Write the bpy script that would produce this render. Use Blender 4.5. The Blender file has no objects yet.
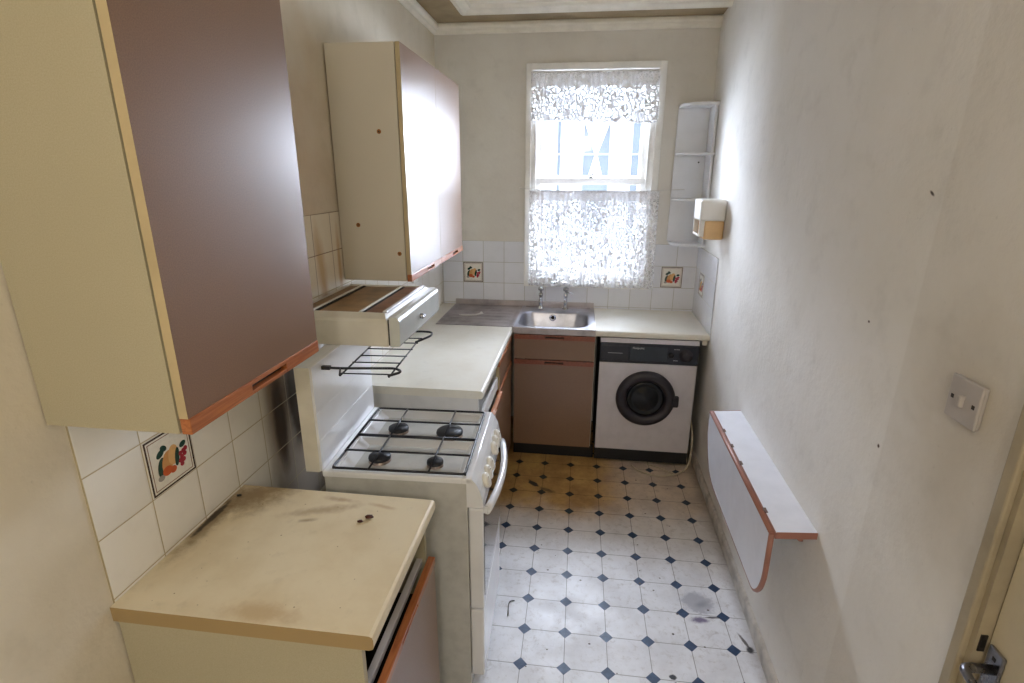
import bpy, bmesh, math, random
from mathutils import Vector, Matrix
random.seed(7)
C = bpy.context.scene.collection
PI = math.pi

# ------------------------------------------------------------------ materials
def lin(c):
    return tuple((v / 12.92 if v <= 0.04045 else ((v + 0.055) / 1.055) ** 2.4) for v in [k / 255 for k in c])

class NT:
    """tiny node helper"""
    def __init__(s, name):
        s.m = bpy.data.materials.new(name); s.m.use_nodes = True
        s.t = s.m.node_tree; s.b = s.t.nodes['Principled BSDF']
        s.pos = s.n('ShaderNodeNewGeometry').outputs['Position']
        s.obj = s.n('ShaderNodeTexCoord').outputs['Object']
    def n(s, typ, **kw):
        o = s.t.nodes.new(typ)
        for k, v in kw.items(): setattr(o, k, v)
        return o
    def put(s, sock, v):
        if hasattr(v, 'bl_rna') and isinstance(v, bpy.types.NodeSocket): s.t.links.new(v, sock)
        elif isinstance(v, (tuple, list)) and len(v) == 3 and sock.type == 'RGBA': sock.default_value = (*v, 1)
        else: sock.default_value = v
    def math(s, op, a, b=None, c=None, clamp=False):
        o = s.n('ShaderNodeMath', operation=op, use_clamp=clamp)
        for i, v in enumerate((a, b, c)):
            if v is not None: s.put(o.inputs[i], v)
        return o.outputs[0]
    def sep(s, v):
        o = s.n('ShaderNodeSeparateXYZ'); s.put(o.inputs[0], v); return o.outputs
    def comb(s, x, y, z):
        o = s.n('ShaderNodeCombineXYZ')
        for i, v in enumerate((x, y, z)): s.put(o.inputs[i], v)
        return o.outputs[0]
    def mix(s, f, a, b, bt='MIX'):
        o = s.n('ShaderNodeMix', data_type='RGBA', blend_type=bt)
        s.put(o.inputs[0], f); s.put(o.inputs[6], a); s.put(o.inputs[7], b); return o.outputs[2]
    def noise(s, scale, detail=4, rough=.55, vec=None, dist=0):
        o = s.n('ShaderNodeTexNoise'); s.put(o.inputs['Vector'], vec if vec is not None else s.obj)
        o.inputs['Scale'].default_value = scale; o.inputs['Detail'].default_value = detail
        o.inputs['Roughness'].default_value = rough; o.inputs['Distortion'].default_value = dist
        return o.outputs['Fac']
    def voro(s, scale, vec=None, feature='F1'):
        o = s.n('ShaderNodeTexVoronoi', feature=feature); s.put(o.inputs['Vector'], vec if vec is not None else s.obj)
        o.inputs['Scale'].default_value = scale; return o.outputs['Distance']
    def ramp(s, f, a, b):                       # smooth step a..b -> 0..1
        o = s.n('ShaderNodeMapRange', interpolation_type='SMOOTHSTEP')
        s.put(o.inputs[0], f); o.inputs[1].default_value = a; o.inputs[2].default_value = b
        return o.outputs[0]
    def scale(s, vec, sx, sy, sz):
        o = s.n('ShaderNodeMapping'); s.put(o.inputs[0], vec); o.inputs['Scale'].default_value = (sx, sy, sz); return o.outputs[0]
    def bump(s, h, strength=.3, dist=.002):
        o = s.n('ShaderNodeBump'); s.put(o.inputs['Height'], h)
        o.inputs['Strength'].default_value = strength; o.inputs['Distance'].default_value = dist
        s.t.links.new(o.outputs[0], s.b.inputs['Normal'])
    def col(s, c): s.put(s.b.inputs['Base Color'], c)
    def set(s, rough=.5, metal=0, spec=.5, coat=0, coatr=.1):
        s.put(s.b.inputs['Roughness'], rough); s.put(s.b.inputs['Metallic'], metal)
        s.put(s.b.inputs['Specular IOR Level'], spec)
        s.b.inputs['Coat Weight'].default_value = coat; s.b.inputs['Coat Roughness'].default_value = coatr
    def spot(s, u, v, cu, cv, ru, rv, ang=0, nz=None, soft=.5, amt=.6):
        """elliptical mark in plane coordinates u,v with a noisy edge -> 0..1"""
        du = s.math('SUBTRACT', u, cu); dv = s.math('SUBTRACT', v, cv)
        ca, sa = math.cos(ang), math.sin(ang)
        a = s.math('DIVIDE', s.math('ADD', s.math('MULTIPLY', du, ca), s.math('MULTIPLY', dv, sa)), ru)
        b = s.math('DIVIDE', s.math('SUBTRACT', s.math('MULTIPLY', dv, ca), s.math('MULTIPLY', du, sa)), rv)
        r = s.math('SQRT', s.math('ADD', s.math('MULTIPLY', a, a), s.math('MULTIPLY', b, b)))
        if nz is not None: r = s.math('ADD', r, s.math('MULTIPLY', s.math('SUBTRACT', nz, .5), amt * 2))
        return s.math('SUBTRACT', 1, s.ramp(r, 1 - soft, 1 + soft * .3))

def plain(name, rgb, rough=.5, metal=0, var=.06, scale=8, spec=.5, coat=0, bump=0, bscale=200):
    m = NT(name); c = lin(rgb)
    d = tuple(v * (1 - var * 2.2) for v in c)
    m.col(m.mix(m.ramp(m.noise(scale), .35, .75), c, d)); m.set(rough, metal, spec, coat)
    if bump: m.bump(m.noise(bscale, 2), bump, .001)
    return m.m

def mk_wall(name, rgb, rgb2, extra=None):
    m = NT(name)
    n1 = m.noise(1.6, 5, .6, m.pos); n2 = m.noise(9, 4, .6, m.pos); n3 = m.noise(60, 2, .6, m.pos)
    c = m.mix(m.ramp(n1, .35, .7), lin(rgb), lin(rgb2))
    c = m.mix(m.math('MULTIPLY', m.ramp(n2, .5, .8), .28), c, lin([k * .86 for k in rgb2]))
    c = m.mix(m.math('MULTIPLY', m.ramp(n3, .68, .82), .22), c, lin([k * .72 for k in rgb2]))
    if extra: c = extra(m, c)
    m.col(c); m.set(.72, 0, .3)
    m.bump(m.math('ADD', m.noise(45, 3, .6, m.pos), m.math('MULTIPLY', m.noise(6, 2, .5, m.pos), 2.5)), .35, .004)
    return m.m

def left_extra(m, c):
    x, y, z = m.sep(m.pos)
    nz = m.noise(7, 4, .6, m.pos)
    g = m.spot(y, z, -1.95, 1.85, .42, .55, 0, nz, .9, .5)
    c = m.mix(m.math('MULTIPLY', g, .28), c, lin((196, 150, 96)))
    return c
def right_extra(m, c):
    x, y, z = m.sep(m.pos)
    nz = m.noise(5, 4, .6, m.pos)
    g = m.math('MULTIPLY', m.spot(y, z, -2.75, 1.3, .22, .35, 0, nz, .9, .5), .35)
    c = m.mix(g, c, lin((150, 132, 100)))
    k = m.spot(y, z, -2.48, 1.78, .012, .004, .5, None, .6)
    c = m.mix(k, c, lin((70, 60, 50)))
    k = m.spot(y, z, -2.49, 1.17, .006, .006, 0, None, .6)
    c = m.mix(k, c, lin((80, 60, 50)))
    k = m.spot(y, z, -2.33, 1.45, .006, .004, 0, None, .6)
    c = m.mix(k, c, lin((90, 80, 70)))
    s_ = m.math('SUBTRACT', 1, m.ramp(m.math('ADD', y, m.math('MULTIPLY', z, .03)), -2.475, -2.465))
    c = m.mix(m.math('MULTIPLY', s_, .10), c, lin((150, 132, 100)))
    return c
M = {}
M['wall_l'] = mk_wall('wall_paint_left', (222, 214, 198), (211, 201, 180), left_extra)
M['wall_b'] = mk_wall('wall_paint_back', (224, 221, 214), (214, 209, 200))
M['wall_r'] = mk_wall('wall_paint_right', (234, 232, 228), (227, 224, 217), right_extra)
M['wall_f'] = mk_wall('wall_paint_front', (214, 204, 180), (204, 192, 164))
M['ceil'] = mk_wall('ceiling_paint', (232, 228, 218), (224, 216, 196))
M['cornice'] = plain('cornice_paint', (242, 238, 226), .55, var=.05, scale=12)
M['soffit'] = plain('brown_soffit_paint', (172, 154, 122), .7, var=.15, scale=5)  # flat band inside the cornice, browner and darker than its mouldings
M['gloss'] = plain('white_gloss_paint', (242, 241, 237), .35, var=.05, scale=10)
M['door_paint'] = plain('door_paint', (204, 194, 170), .5, var=.08, scale=6)
M['skirt'] = plain('dirty_skirting_paint', (206, 200, 190), .45, var=.2, scale=14)
M['jamb_paint'] = plain('jamb_paint', (168, 156, 132), .5, var=.12, scale=8)

def mk_tile(name, axis, a0, z0, t, base, stains=None):
    """square ceramic tiles; axis = horizontal world axis 0/1"""
    m = NT(name); p = m.sep(m.pos); a = p[axis]; z = p[2]
    def line(v, o, g):
        f = m.math('FRACT', m.math('DIVIDE', m.math('SUBTRACT', v, o - 50 * t), t))
        d = m.math('MINIMUM', f, m.math('SUBTRACT', 1, f))
        return d
    d = m.math('MINIMUM', line(a, a0, 0), line(z, z0, 0))
    grout = m.math('SUBTRACT', 1, m.ramp(d, .006, .014))
    ia = m.math('FLOOR', m.math('DIVIDE', m.math('SUBTRACT', a, a0 - 50 * t), t))
    iz = m.math('FLOOR', m.math('DIVIDE', m.math('SUBTRACT', z, z0 - 50 * t), t))
    wn = m.n('ShaderNodeTexWhiteNoise'); m.put(wn.inputs['Vector'], m.comb(ia, iz, 1.0))
    c = m.mix(m.math('MULTIPLY', wn.outputs['Value'], .6), lin(base), lin([k * .955 for k in base]))
    c = m.mix(m.math('MULTIPLY', m.ramp(m.noise(14, 4, .6, m.pos), .45, .8), .25), c, lin([k * .9 for k in base]))
    gl = lin((178, 164, 132))
    if stains: c, gl = stains(m, c, a, z, gl)
    c = m.mix(grout, c, gl)
    m.col(c); m.set(m.mix(grout, (.16,) * 3, (.7,) * 3), 0, .5)
    h = m.math('ADD', m.ramp(d, .004, .03), m.math('MULTIPLY', m.noise(9, 2, .5, m.pos), .35))
    m.bump(h, .5, .0015)
    return m.m
def st_left(m, c, a, z, gl):
    nz = m.noise(13, 5, .65, m.scale(m.pos, 1, 1, .5))
    lim = m.math('SUBTRACT', 1, m.ramp(a, -1.98, -1.84))
    k2 = m.math('MULTIPLY', m.ramp(m.math('ADD', a, m.math('MULTIPLY', nz, .06)), -2.33, -2.25), lim)
    k3 = m.math('MULTIPLY', k2, m.math('SUBTRACT', 1, m.ramp(z, 1.25, 1.36)))
    c = m.mix(m.math('MULTIPLY', k3, .7), c, lin((142, 122, 98)))
    k1 = m.spot(a, z, -2.24, 1.08, .075, .26, .0, nz, .7, .35)
    c = m.mix(m.math('MULTIPLY', k1, .75), c, lin((108, 78, 46)))
    k1 = m.spot(a, z, -2.245, 1.00, .042, .20, .0, nz, .5, .3)
    c = m.mix(m.math('MULTIPLY', k1, .9), c, lin((58, 40, 24)))
    k1 = m.spot(a, z, -2.13, 1.06, .07, .24, 0, nz, .5, .3)
    c = m.mix(m.math('MULTIPLY', k1, .95), c, lin((54, 38, 24)))
    k4 = m.spot(a, z, -1.84, 1.47, .045, .17, .1, nz, .8, .5)
    k5 = m.spot(a, z, -1.68, 1.47, .02, .15, 0, nz, .8, .5)
    k5 = m.math('MAXIMUM', k4, k5)
    c = m.mix(m.math('MULTIPLY', k5, .8), c, lin((176, 122, 58)))
    up = m.math('MULTIPLY', m.ramp(z, 1.36, 1.42), m.ramp(a, -2.4, -2.2))
    c = m.mix(m.math('MULTIPLY', up, .45), c, lin((226, 204, 160)))
    up2 = m.math('MULTIPLY', up, .8)
    return c, m.mix(up2, gl, lin((110, 72, 40)))
def st_back(m, c, a, z, gl):
    return c, lin((172, 170, 160))
M['tile_l'] = mk_tile('glazed_wall_tile_left', 1, -2.953, 1.0600, .1525, (242, 239, 232), st_left)
M['tile_b'] = mk_tile('glazed_wall_tile_back', 0, .1593, 1.3670, .1510, (232, 234, 240), st_back)
M['tile_r'] = mk_tile('glazed_wall_tile_right', 1, -.6100, 1.3620, .1510, (232, 234, 240), st_back)

# floor vinyl -------------------------------------------------------------
def mk_floor():
    m = NT('patterned_vinyl_floor'); S = .1689; ph = .0031
    x, y, z = m.sep(m.pos)
    dx = m.math('SUBTRACT', x, .6623); dy = m.math('ADD', y, .6814)
    u = m.math('DIVIDE', m.math('ADD', m.math('MULTIPLY', dx, math.cos(ph)), m.math('MULTIPLY', dy, math.sin(ph))), S)
    v = m.math('DIVIDE', m.math('SUBTRACT', m.math('MULTIPLY', dy, math.cos(ph)), m.math('MULTIPLY', dx, math.sin(ph))), S)
    fu = m.math('SUBTRACT', m.math('FRACT', m.math('ADD', u, 50.5)), .5)
    fv = m.math('SUBTRACT', m.math('FRACT', m.math('ADD', v, 50.5)), .5)
    au = m.math('ABSOLUTE', fu); av = m.math('ABSOLUTE', fv)
    dia = m.math('SUBTRACT', 1, m.ramp(m.math('ADD', au, av), .163, .175))
    grout = m.math('SUBTRACT', 1, m.ramp(m.math('MINIMUM', au, av), .004, .013))
    nz = m.noise(6, 6, .65, m.pos); nf = m.noise(30, 5, .7, m.pos); nb = m.noise(2.2, 4, .6, m.pos)
    base = m.mix(m.ramp(nz, .35, .7), lin((234, 236, 242)), lin((217, 218, 223)))
    base = m.mix(m.math('MULTIPLY', m.ramp(nf, .5, .75), .5), base, lin((168, 162, 156)))
    base = m.mix(m.math('MULTIPLY', m.ramp(m.noise(16, 6, .75, m.pos, 1.5), .56, .7), .35), base, lin((150, 138, 134)))
    c = m.mix(m.math('MULTIPLY', grout, .75), base, lin((92, 86, 84)))
    c = m.mix(dia, c, m.mix(m.ramp(nf, .4, .8), lin((22, 52, 88)), lin((44, 78, 118))))
    # trodden yellow-brown dirt in front of the sink
    yb = m.math('ADD', y, m.math('MULTIPLY', m.math('SUBTRACT', nb, .5), .5))
    k = m.math('MULTIPLY', m.ramp(yb, -1.32, -1.02), m.math('SUBTRACT', 1, m.math('MULTIPLY', m.ramp(m.math('ADD', x, m.math('MULTIPLY', nz, .15)), 1.2, 1.5), .55)))
    c = m.mix(m.math('MULTIPLY', k, .92), c, m.mix(m.ramp(nz, .3, .7), lin((220, 176, 84)), lin((192, 144, 62))), 'MULTIPLY')
    k = m.math('MULTIPLY', m.ramp(yb, -1.7, -1.2), .40)
    c = m.mix(k, c, lin((226, 204, 168)), 'MULTIPLY')
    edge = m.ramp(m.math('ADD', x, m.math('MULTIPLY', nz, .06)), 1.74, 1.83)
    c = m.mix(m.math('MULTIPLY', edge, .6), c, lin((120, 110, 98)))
    # dark smears, scuffed patch, purple mark
    def blot(c, X, Y, ru, rv, a, rgb, amt, nn, s=.5):
        return m.mix(m.math('MULTIPLY', m.spot(x, y, X, Y, ru, rv, a, nn, s, .8), amt), c, lin(rgb))
    c = blot(c, .775, -.93, .045, .02, -.75, (40, 32, 26), 1, nf, .3)
    c = blot(c, .86, -.99, .06, .018, -.4, (60, 48, 34), .7, nf)
    c = blot(c, 1.585, -1.79, .075, .065, -.1, (158, 160, 172), .75, nf, .35)
    c = blot(c, 1.60, -1.80, .04, .02, .5, (132, 134, 148), .6, nf, .8)
    c = blot(c, 1.575, -1.89, .045, .020, .1, (96, 78, 120), .9, nf, .7)
    c = blot(c, 1.63, -1.87, .04, .006, .1, (40, 36, 44), .9, nf, .5)
    c = blot(c, 1.418, -2.183, .014, .012, .1, (30, 30, 34), 1, nf, .3)
    c = blot(c, 1.45, -1.98, .006, .006, .1, (40, 36, 34), 1, None)
    c = blot(c, 1.735, -1.985, .05, .008, -1.2, (66, 58, 56), .9, nf)
    c = blot(c, 1.745, -2.02, .018, .018, 0, (28, 24, 26), .95, nf)
    for i in range(26):
        X = random.uniform(.8, 1.74); Y = random.uniform(-2.3, -.8); r = random.uniform(.003, .007)
        c = m.mix(m.spot(x, y, X, Y, r, r * .8, 0, None, .4), c, lin((74, 62, 56)))
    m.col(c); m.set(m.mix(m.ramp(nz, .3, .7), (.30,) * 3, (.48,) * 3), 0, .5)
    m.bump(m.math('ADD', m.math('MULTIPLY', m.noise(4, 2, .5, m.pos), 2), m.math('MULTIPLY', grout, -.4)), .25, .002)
    return m.m
M['floor'] = mk_floor()

# joinery and worktops -----------------------------------------------------
def mk_lam(name, rgb, rgb2, rough=.38):
    m = NT(name); n = m.noise(420, 3, .7); n2 = m.noise(3, 3, .5)
    c = m.mix(m.ramp(n, .3, .7), lin(rgb), lin(rgb2)); c = m.mix(m.math('MULTIPLY', m.ramp(n2, .4, .7), .3), c, lin(rgb2))
    m.col(c); m.set(rough, 0, 0.85 if 'brown' in name else .5); m.bump(m.noise(500, 2, .6), .06, .0004); return m.m
M['brown'] = mk_lam('brown_laminate', (140, 108, 84), (122, 92, 70), .30)
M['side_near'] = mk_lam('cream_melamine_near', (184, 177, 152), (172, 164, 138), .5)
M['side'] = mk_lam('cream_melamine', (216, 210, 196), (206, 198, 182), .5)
M['edge'] = plain('board_edge', (196, 178, 140), .6)
M['void'] = plain('dark_inside', (26, 22, 20), .8)
M['rail'] = plain('grey_rail', (206, 204, 208), .4)
M['white_board'] = plain('white_melamine', (224, 222, 218), .35)
def mk_wood(name, rgb, rgb2, rough=.3):
    m = NT(name); v = m.scale(m.obj, 14, 1.2, 26)
    n = m.noise(6, 5, .6, v, .6); c = m.mix(m.ramp(n, .3, .72), lin(rgb), lin(rgb2)); m.col(c); m.set(rough, 0, .5, .3)
    return m.m
M['wood'] = mk_wood('varnished_wood_strip', (186, 116, 68), (154, 86, 48))
M['wood_x'] = mk_wood('varnished_wood_strip_dull', (154, 88, 62), (118, 60, 42))
def mk_top(name, rgb, rgb2, dirt=0):
    m = NT(name); n = m.noise(5, 5, .6); n2 = m.noise(22, 5, .65)
    c = m.mix(m.ramp(n, .35, .7), lin(rgb), lin(rgb2))
    c = m.mix(m.math('MULTIPLY', m.ramp(n2, .55, .8), .35), c, lin([k * .86 for k in rgb2]))
    if dirt:
        x, y, z = m.sep(m.obj)       # object origin = near-left bottom corner of the slab
        nf = m.noise(30, 5, .7)
        def sp(c, X, Y, ru, rv, a, rgb, amt, s=.6, nn=nf, w=.7): return m.mix(m.math('MULTIPLY', m.spot(x, y, X, Y, ru, rv, a, nn, s, w), amt), c, lin(rgb))
        c = sp(c, .06, .44, .14, .10, .6, (118, 88, 44), .75, .9)
        c = sp(c, .02, .30, .035, .16, 0, (120, 92, 48), .75, .9)
        c = sp(c, .012, .33, .010, .09, 0, (40, 30, 22), .9, .5)
        c = sp(c, .30, .40, .12, .022, .35, (150, 120, 78), .5, .9)
        c = sp(c, .33, .455, .06, .012, -.1, (150, 108, 62), .5, .9)
        c = sp(c, .46, .44, .05, .01, -.2, (176, 140, 92), .5, .9)
        c = sp(c, .28, .35, .03, .01, .3, (130, 104, 66), .6, .9)
        c = sp(c, .34, .03, .10, .03, 0, (176, 142, 92), .5, .8)
        for i in range(22):
            X = random.uniform(.05, .57); Y = random.uniform(.03, .47); r = random.uniform(.001, .0024)
            c = m.mix(m.math('MULTIPLY', m.spot(x, y, X, Y, r, r, 0, None, .5), .7), c, lin((120, 92, 60)))
        # bare brown chipboard shows on the lipped edges
        g = m.n('ShaderNodeNewGeometry').outputs['Normal']; gz = m.sep(g)
        c = m.mix(m.ramp(m.math('MULTIPLY', gz[1], -1), .6, .9), c, lin((164, 140, 98)))
    m.col(c); m.set(.42, 0, .4); m.bump(m.noise(60, 3), .1, .001); return m.m
M['top_near'] = mk_top('stained_cream_worktop', (228, 216, 188), (217, 202, 170), 1)
M['top'] = mk_top('cream_worktop', (232, 229, 218), (226, 221, 207))
def mk_steel(name, rough=.28, rgb=(176, 172, 172), sx=3, sy=60):
    m = NT(name); n = m.noise(8, 4, .6, m.scale(m.obj, sx, sy, 3)); n2 = m.noise(6, 5, .6)
    m.col(m.mix(m.ramp(n2, .35, .75), lin(rgb), lin([k * .8 for k in rgb])))
    m.set(m.mix(n, (rough * .7,) * 3, (rough * 1.6,) * 3), 1, .5); return m.m
M['steel'] = mk_steel('stainless_steel', .30, (196, 198, 208))
M['steel_dull'] = mk_steel('dull_stained_steel', .40, (196, 190, 192))
M['chrome'] = mk_steel('chrome', .12, (205, 207, 212), 5, 5)
M['chrome_old'] = mk_steel('old_chrome', .25, (150, 150, 155), 5, 5)
# appliances
M['enamel'] = plain('white_enamel', (232, 234, 238), .22, coat=.4, var=.04, scale=5)
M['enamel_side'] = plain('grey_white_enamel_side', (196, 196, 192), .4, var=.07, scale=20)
M['enamel_edge'] = plain('yellowed_enamel', (222, 218, 206), .4, var=.08)
M['grate'] = plain('black_pan_support', (22, 24, 34), .35, var=.1)
M['burner'] = plain('burner_cap', (30, 30, 34), .5, var=.2, scale=40)
M['burner_ring'] = plain('stained_burner_ring', (176, 160, 148), .4, metal=.5, var=.3, scale=60)
M['oven_glass'] = plain('oven_glass', (26, 28, 32), .05, coat=.6)
M['knob'] = plain('cream_white_knob', (236, 233, 224), .35)
M['hood'] = plain('cream_hood_enamel', (222, 217, 204), .38, var=.06, scale=6)
M['hood_front'] = plain('pale_grey_hood_front', (206, 210, 206), .22, coat=.3, var=.05)
M['grease'] = plain('greasy_brown_tray', (148, 112, 68), .4, var=.25, scale=14)
M['grease_red'] = plain('reddish_grease_tray', (126, 80, 52), .4, var=.2, scale=20)
M['black'] = plain('black_plastic', (18, 19, 24), .35, var=.1)
M['washer_white'] = plain('washer_white', (212, 208, 214), .3, var=.04, scale=14)
M['washer_panel'] = plain('washer_panel', (42, 46, 58), .3, var=.1)
M['washer_panel2'] = plain('washer_panel_insert', (54, 62, 72), .35, var=.1)
M['washer_ring'] = plain('washer_door_ring', (46, 42, 50), .4, var=.1)
M['washer_glass'] = plain('washer_glass', (16, 20, 26), .22, spec=.4)
M['base_grey'] = plain('charcoal_plinth', (34, 34, 36), .5)
M['ink'] = plain('pale_lettering', (206, 208, 214), .5, var=0)
M['cable'] = plain('cream_cable', (204, 192, 168), .45)
M['shelf'] = plain('white_shelf_board', (226, 228, 232), .35, var=.03)
M['disp_white'] = plain('white_dispenser_plastic', (230, 228, 222), .35, var=.03)
M['disp_amber'] = plain('amber_dispenser_plastic', (222, 184, 132), .35, var=.05)
M['table_white'] = plain('white_table_laminate', (226, 228, 236), .28, var=.03, scale=12)
M['table_edge'] = plain('pink_brown_table_edging', (164, 114, 100), .4, var=.1)
M['hinge'] = plain('tarnished_hinge', (112, 88, 80), .4, metal=.3)
M['switch'] = plain('grey_switch_plastic', (182, 176, 172), .4)
M['screw'] = plain('dark_screw', (50, 46, 44), .4, metal=.5)
M['rust'] = plain('orange_scorch_mark', (172, 112, 50), .7, var=.3, scale=120)
M['crumb'] = plain('brown_lump', (84, 40, 24), .6, var=.3, scale=150)
M['wire'] = plain('curtain_wire', (206, 204, 200), .4)
M['asphalt'] = plain('asphalt', (70, 70, 72), .9)
M['ext_white'] = plain('render_white', (212, 215, 220), .8, var=.02)
M['ext_cloth'] = plain('white_drape', (222, 226, 232), .8, var=.02)
M['ext_glass'] = plain('neighbour_glass', (112, 122, 130), .4, var=.1, scale=2)
M['ext_frame'] = plain('neighbour_frame', (225, 230, 236), .6, var=.02)

def mk_glass():
    m = NT('window_glass'); t = m.t; t.nodes.remove(m.b)
    tr = m.n('ShaderNodeBsdfTransparent'); gl = m.n('ShaderNodeBsdfGlossy'); gl.inputs['Roughness'].default_value = .03
    fr = m.n('ShaderNodeFresnel'); fr.inputs[0].default_value = 1.25
    mx = m.n('ShaderNodeMixShader'); t.links.new(fr.outputs[0], mx.inputs[0]); t.links.new(tr.outputs[0], mx.inputs[1]); t.links.new(gl.outputs[0], mx.inputs[2])
    tr.inputs[0].default_value = (.93, .96, .98, 1)
    t.links.new(mx.outputs[0], t.nodes['Material Output'].inputs[0]); return m.m
M['glass'] = mk_glass()
def mk_lace(name, sc, band=None, lo=.25, hi=1.0):
    m = NT(name); t = m.t; t.nodes.remove(m.b)
    x, y, z = m.sep(m.pos); v = m.comb(x, 0.0, z)
    wob = m.n('ShaderNodeTexNoise'); m.put(wob.inputs['Vector'], v); wob.inputs['Scale'].default_value = 26
    va = m.n('ShaderNodeVectorMath', operation='MULTIPLY_ADD'); m.put(va.inputs[0], wob.outputs['Color']); va.inputs[1].default_value = (.03, 0, .03); m.put(va.inputs[2], v)
    w = va.outputs[0]
    e1 = m.math('SUBTRACT', 1, m.ramp(m.voro(sc, w, 'DISTANCE_TO_EDGE'), .05, .12))
    e2 = m.math('SUBTRACT', 1, m.ramp(m.voro(sc * 2.3, w, 'DISTANCE_TO_EDGE'), .06, .14))
    pet = m.ramp(m.noise(sc * .55, 2, .5, w), .50, .56)
    f = m.math('MAXIMUM', e1, m.math('MULTIPLY', m.math('MULTIPLY', e2, pet), .85))
    f = m.math('MAXIMUM', f, m.math('MULTIPLY', pet, .25))
    if band:
        k = m.math('MULTIPLY', m.ramp(z, band[0] - .003, band[0] + .003), 1.0)
        f = m.math('MAXIMUM', f, m.math('MULTIPLY', k, m.math('ADD', .45, m.math('MULTIPLY', e2, .4))))
    fac = m.math('ADD', lo, m.math('MULTIPLY', f, hi - lo), clamp=True)
    df = m.n('ShaderNodeBsdfDiffuse'); df.inputs[0].default_value = (*lin((244, 244, 246)), 1)
    tl = m.n('ShaderNodeBsdfTranslucent'); tl.inputs[0].default_value = (*lin((150, 152, 158)), 1)
    mm = m.n('ShaderNodeMixShader'); mm.inputs[0].default_value = .10; t.links.new(df.outputs[0], mm.inputs[1]); t.links.new(tl.outputs[0], mm.inputs[2])
    tr = m.n('ShaderNodeBsdfTransparent'); mx = m.n('ShaderNodeMixShader'); m.put(mx.inputs[0], fac)
    t.links.new(tr.outputs[0], mx.inputs[1]); t.links.new(mm.outputs[0], mx.inputs[2])
    t.links.new(mx.outputs[0], t.nodes['Material Output'].inputs[0]); return m.m
M['lace_top'] = mk_lace('lace_valance_cloth', 36, (2.365, 9))
M['lace_low'] = mk_lace('lace_cafe_cloth', 48, (1.655, 9))

# ------------------------------------------------------------------ geometry helpers
def new(): return bmesh.new()
def box(bm, x0, x1, y0, y1, z0, z1, mi=0, bev=0, seg=2):
    x0, x1 = sorted((x0, x1)); y0, y1 = sorted((y0, y1)); z0, z1 = sorted((z0, z1))
    vs = [bm.verts.new(p) for p in ((x0,y0,z0),(x1,y0,z0),(x1,y1,z0),(x0,y1,z0),(x0,y0,z1),(x1,y0,z1),(x1,y1,z1),(x0,y1,z1))]
    fs = [bm.faces.new([vs[i] for i in q]) for q in ((3,2,1,0),(4,5,6,7),(0,1,5,4),(1,2,6,5),(2,3,7,6),(3,0,4,7))]
    for f in fs: f.material_index = mi
    if bev:
        es = list({e for f in fs for e in f.edges})
        r = bmesh.ops.bevel(bm, geom=es, offset=bev, segments=seg, affect='EDGES', profile=.5)
        for f in r['faces']: f.material_index = mi; f.smooth = seg > 2
    return fs
def prism(bm, pts, axis, a, b, mi=0):
    """polygon pts (p,q) in the plane normal to axis, extruded a..b"""
    def P(p, q, t): return {'x': (t, p, q), 'y': (p, t, q), 'z': (p, q, t)}[axis]
    A = [bm.verts.new(P(p, q, a)) for p, q in pts]; B = [bm.verts.new(P(p, q, b)) for p, q in pts]
    n = len(pts); fs = [bm.faces.new(A[::-1]), bm.faces.new(B)]
    for i in range(n): fs.append(bm.faces.new((A[i], A[(i+1) % n], B[(i+1) % n], B[i])))
    for f in fs: f.material_index = mi
    return fs
def tube(bm, pts, r, seg=8, mi=0, cap=True):
    pts = [Vector(p) for p in pts]; n = len(pts); rings = []
    rr = r if isinstance(r, (list, tuple)) else [r] * n
    t0 = (pts[1] - pts[0]).normalized(); up = Vector((0, 0, 1)) if abs(t0.z) < .9 else Vector((1, 0, 0))
    nrm = t0.cross(up).normalized()
    for i, p in enumerate(pts):
        t = (pts[min(i+1, n-1)] - pts[max(i-1, 0)]).normalized()
        nrm = (nrm - t * nrm.dot(t)).normalized(); bn = t.cross(nrm)
        rings.append([bm.verts.new(p + (nrm * math.cos(2*PI*k/seg) + bn * math.sin(2*PI*k/seg)) * rr[i]) for k in range(seg)])
    for i in range(n - 1):
        for k in range(seg):
            f = bm.faces.new((rings[i][k], rings[i][(k+1) % seg], rings[i+1][(k+1) % seg], rings[i+1][k])); f.smooth = True; f.material_index = mi
    if cap:
        bm.faces.new(rings[0][::-1]).material_index = mi; bm.faces.new(rings[-1]).material_index = mi
def arc(pts, rad=.02, n=5):
    """round the corners of a polyline"""
    pts = [Vector(p) for p in pts]; out = [pts[0]]
    for i in range(1, len(pts) - 1):
        a = (pts[i-1] - pts[i]); b = (pts[i+1] - pts[i]); r = min(rad, a.length * .49, b.length * .49)
        A = pts[i] + a.normalized() * r; B = pts[i] + b.normalized() * r
        for k in range(n + 1):
            t = k / n; out.append((1-t)**2 * A + 2*t*(1-t) * pts[i] + t*t * B)
    out.append(pts[-1]); return out
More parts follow.
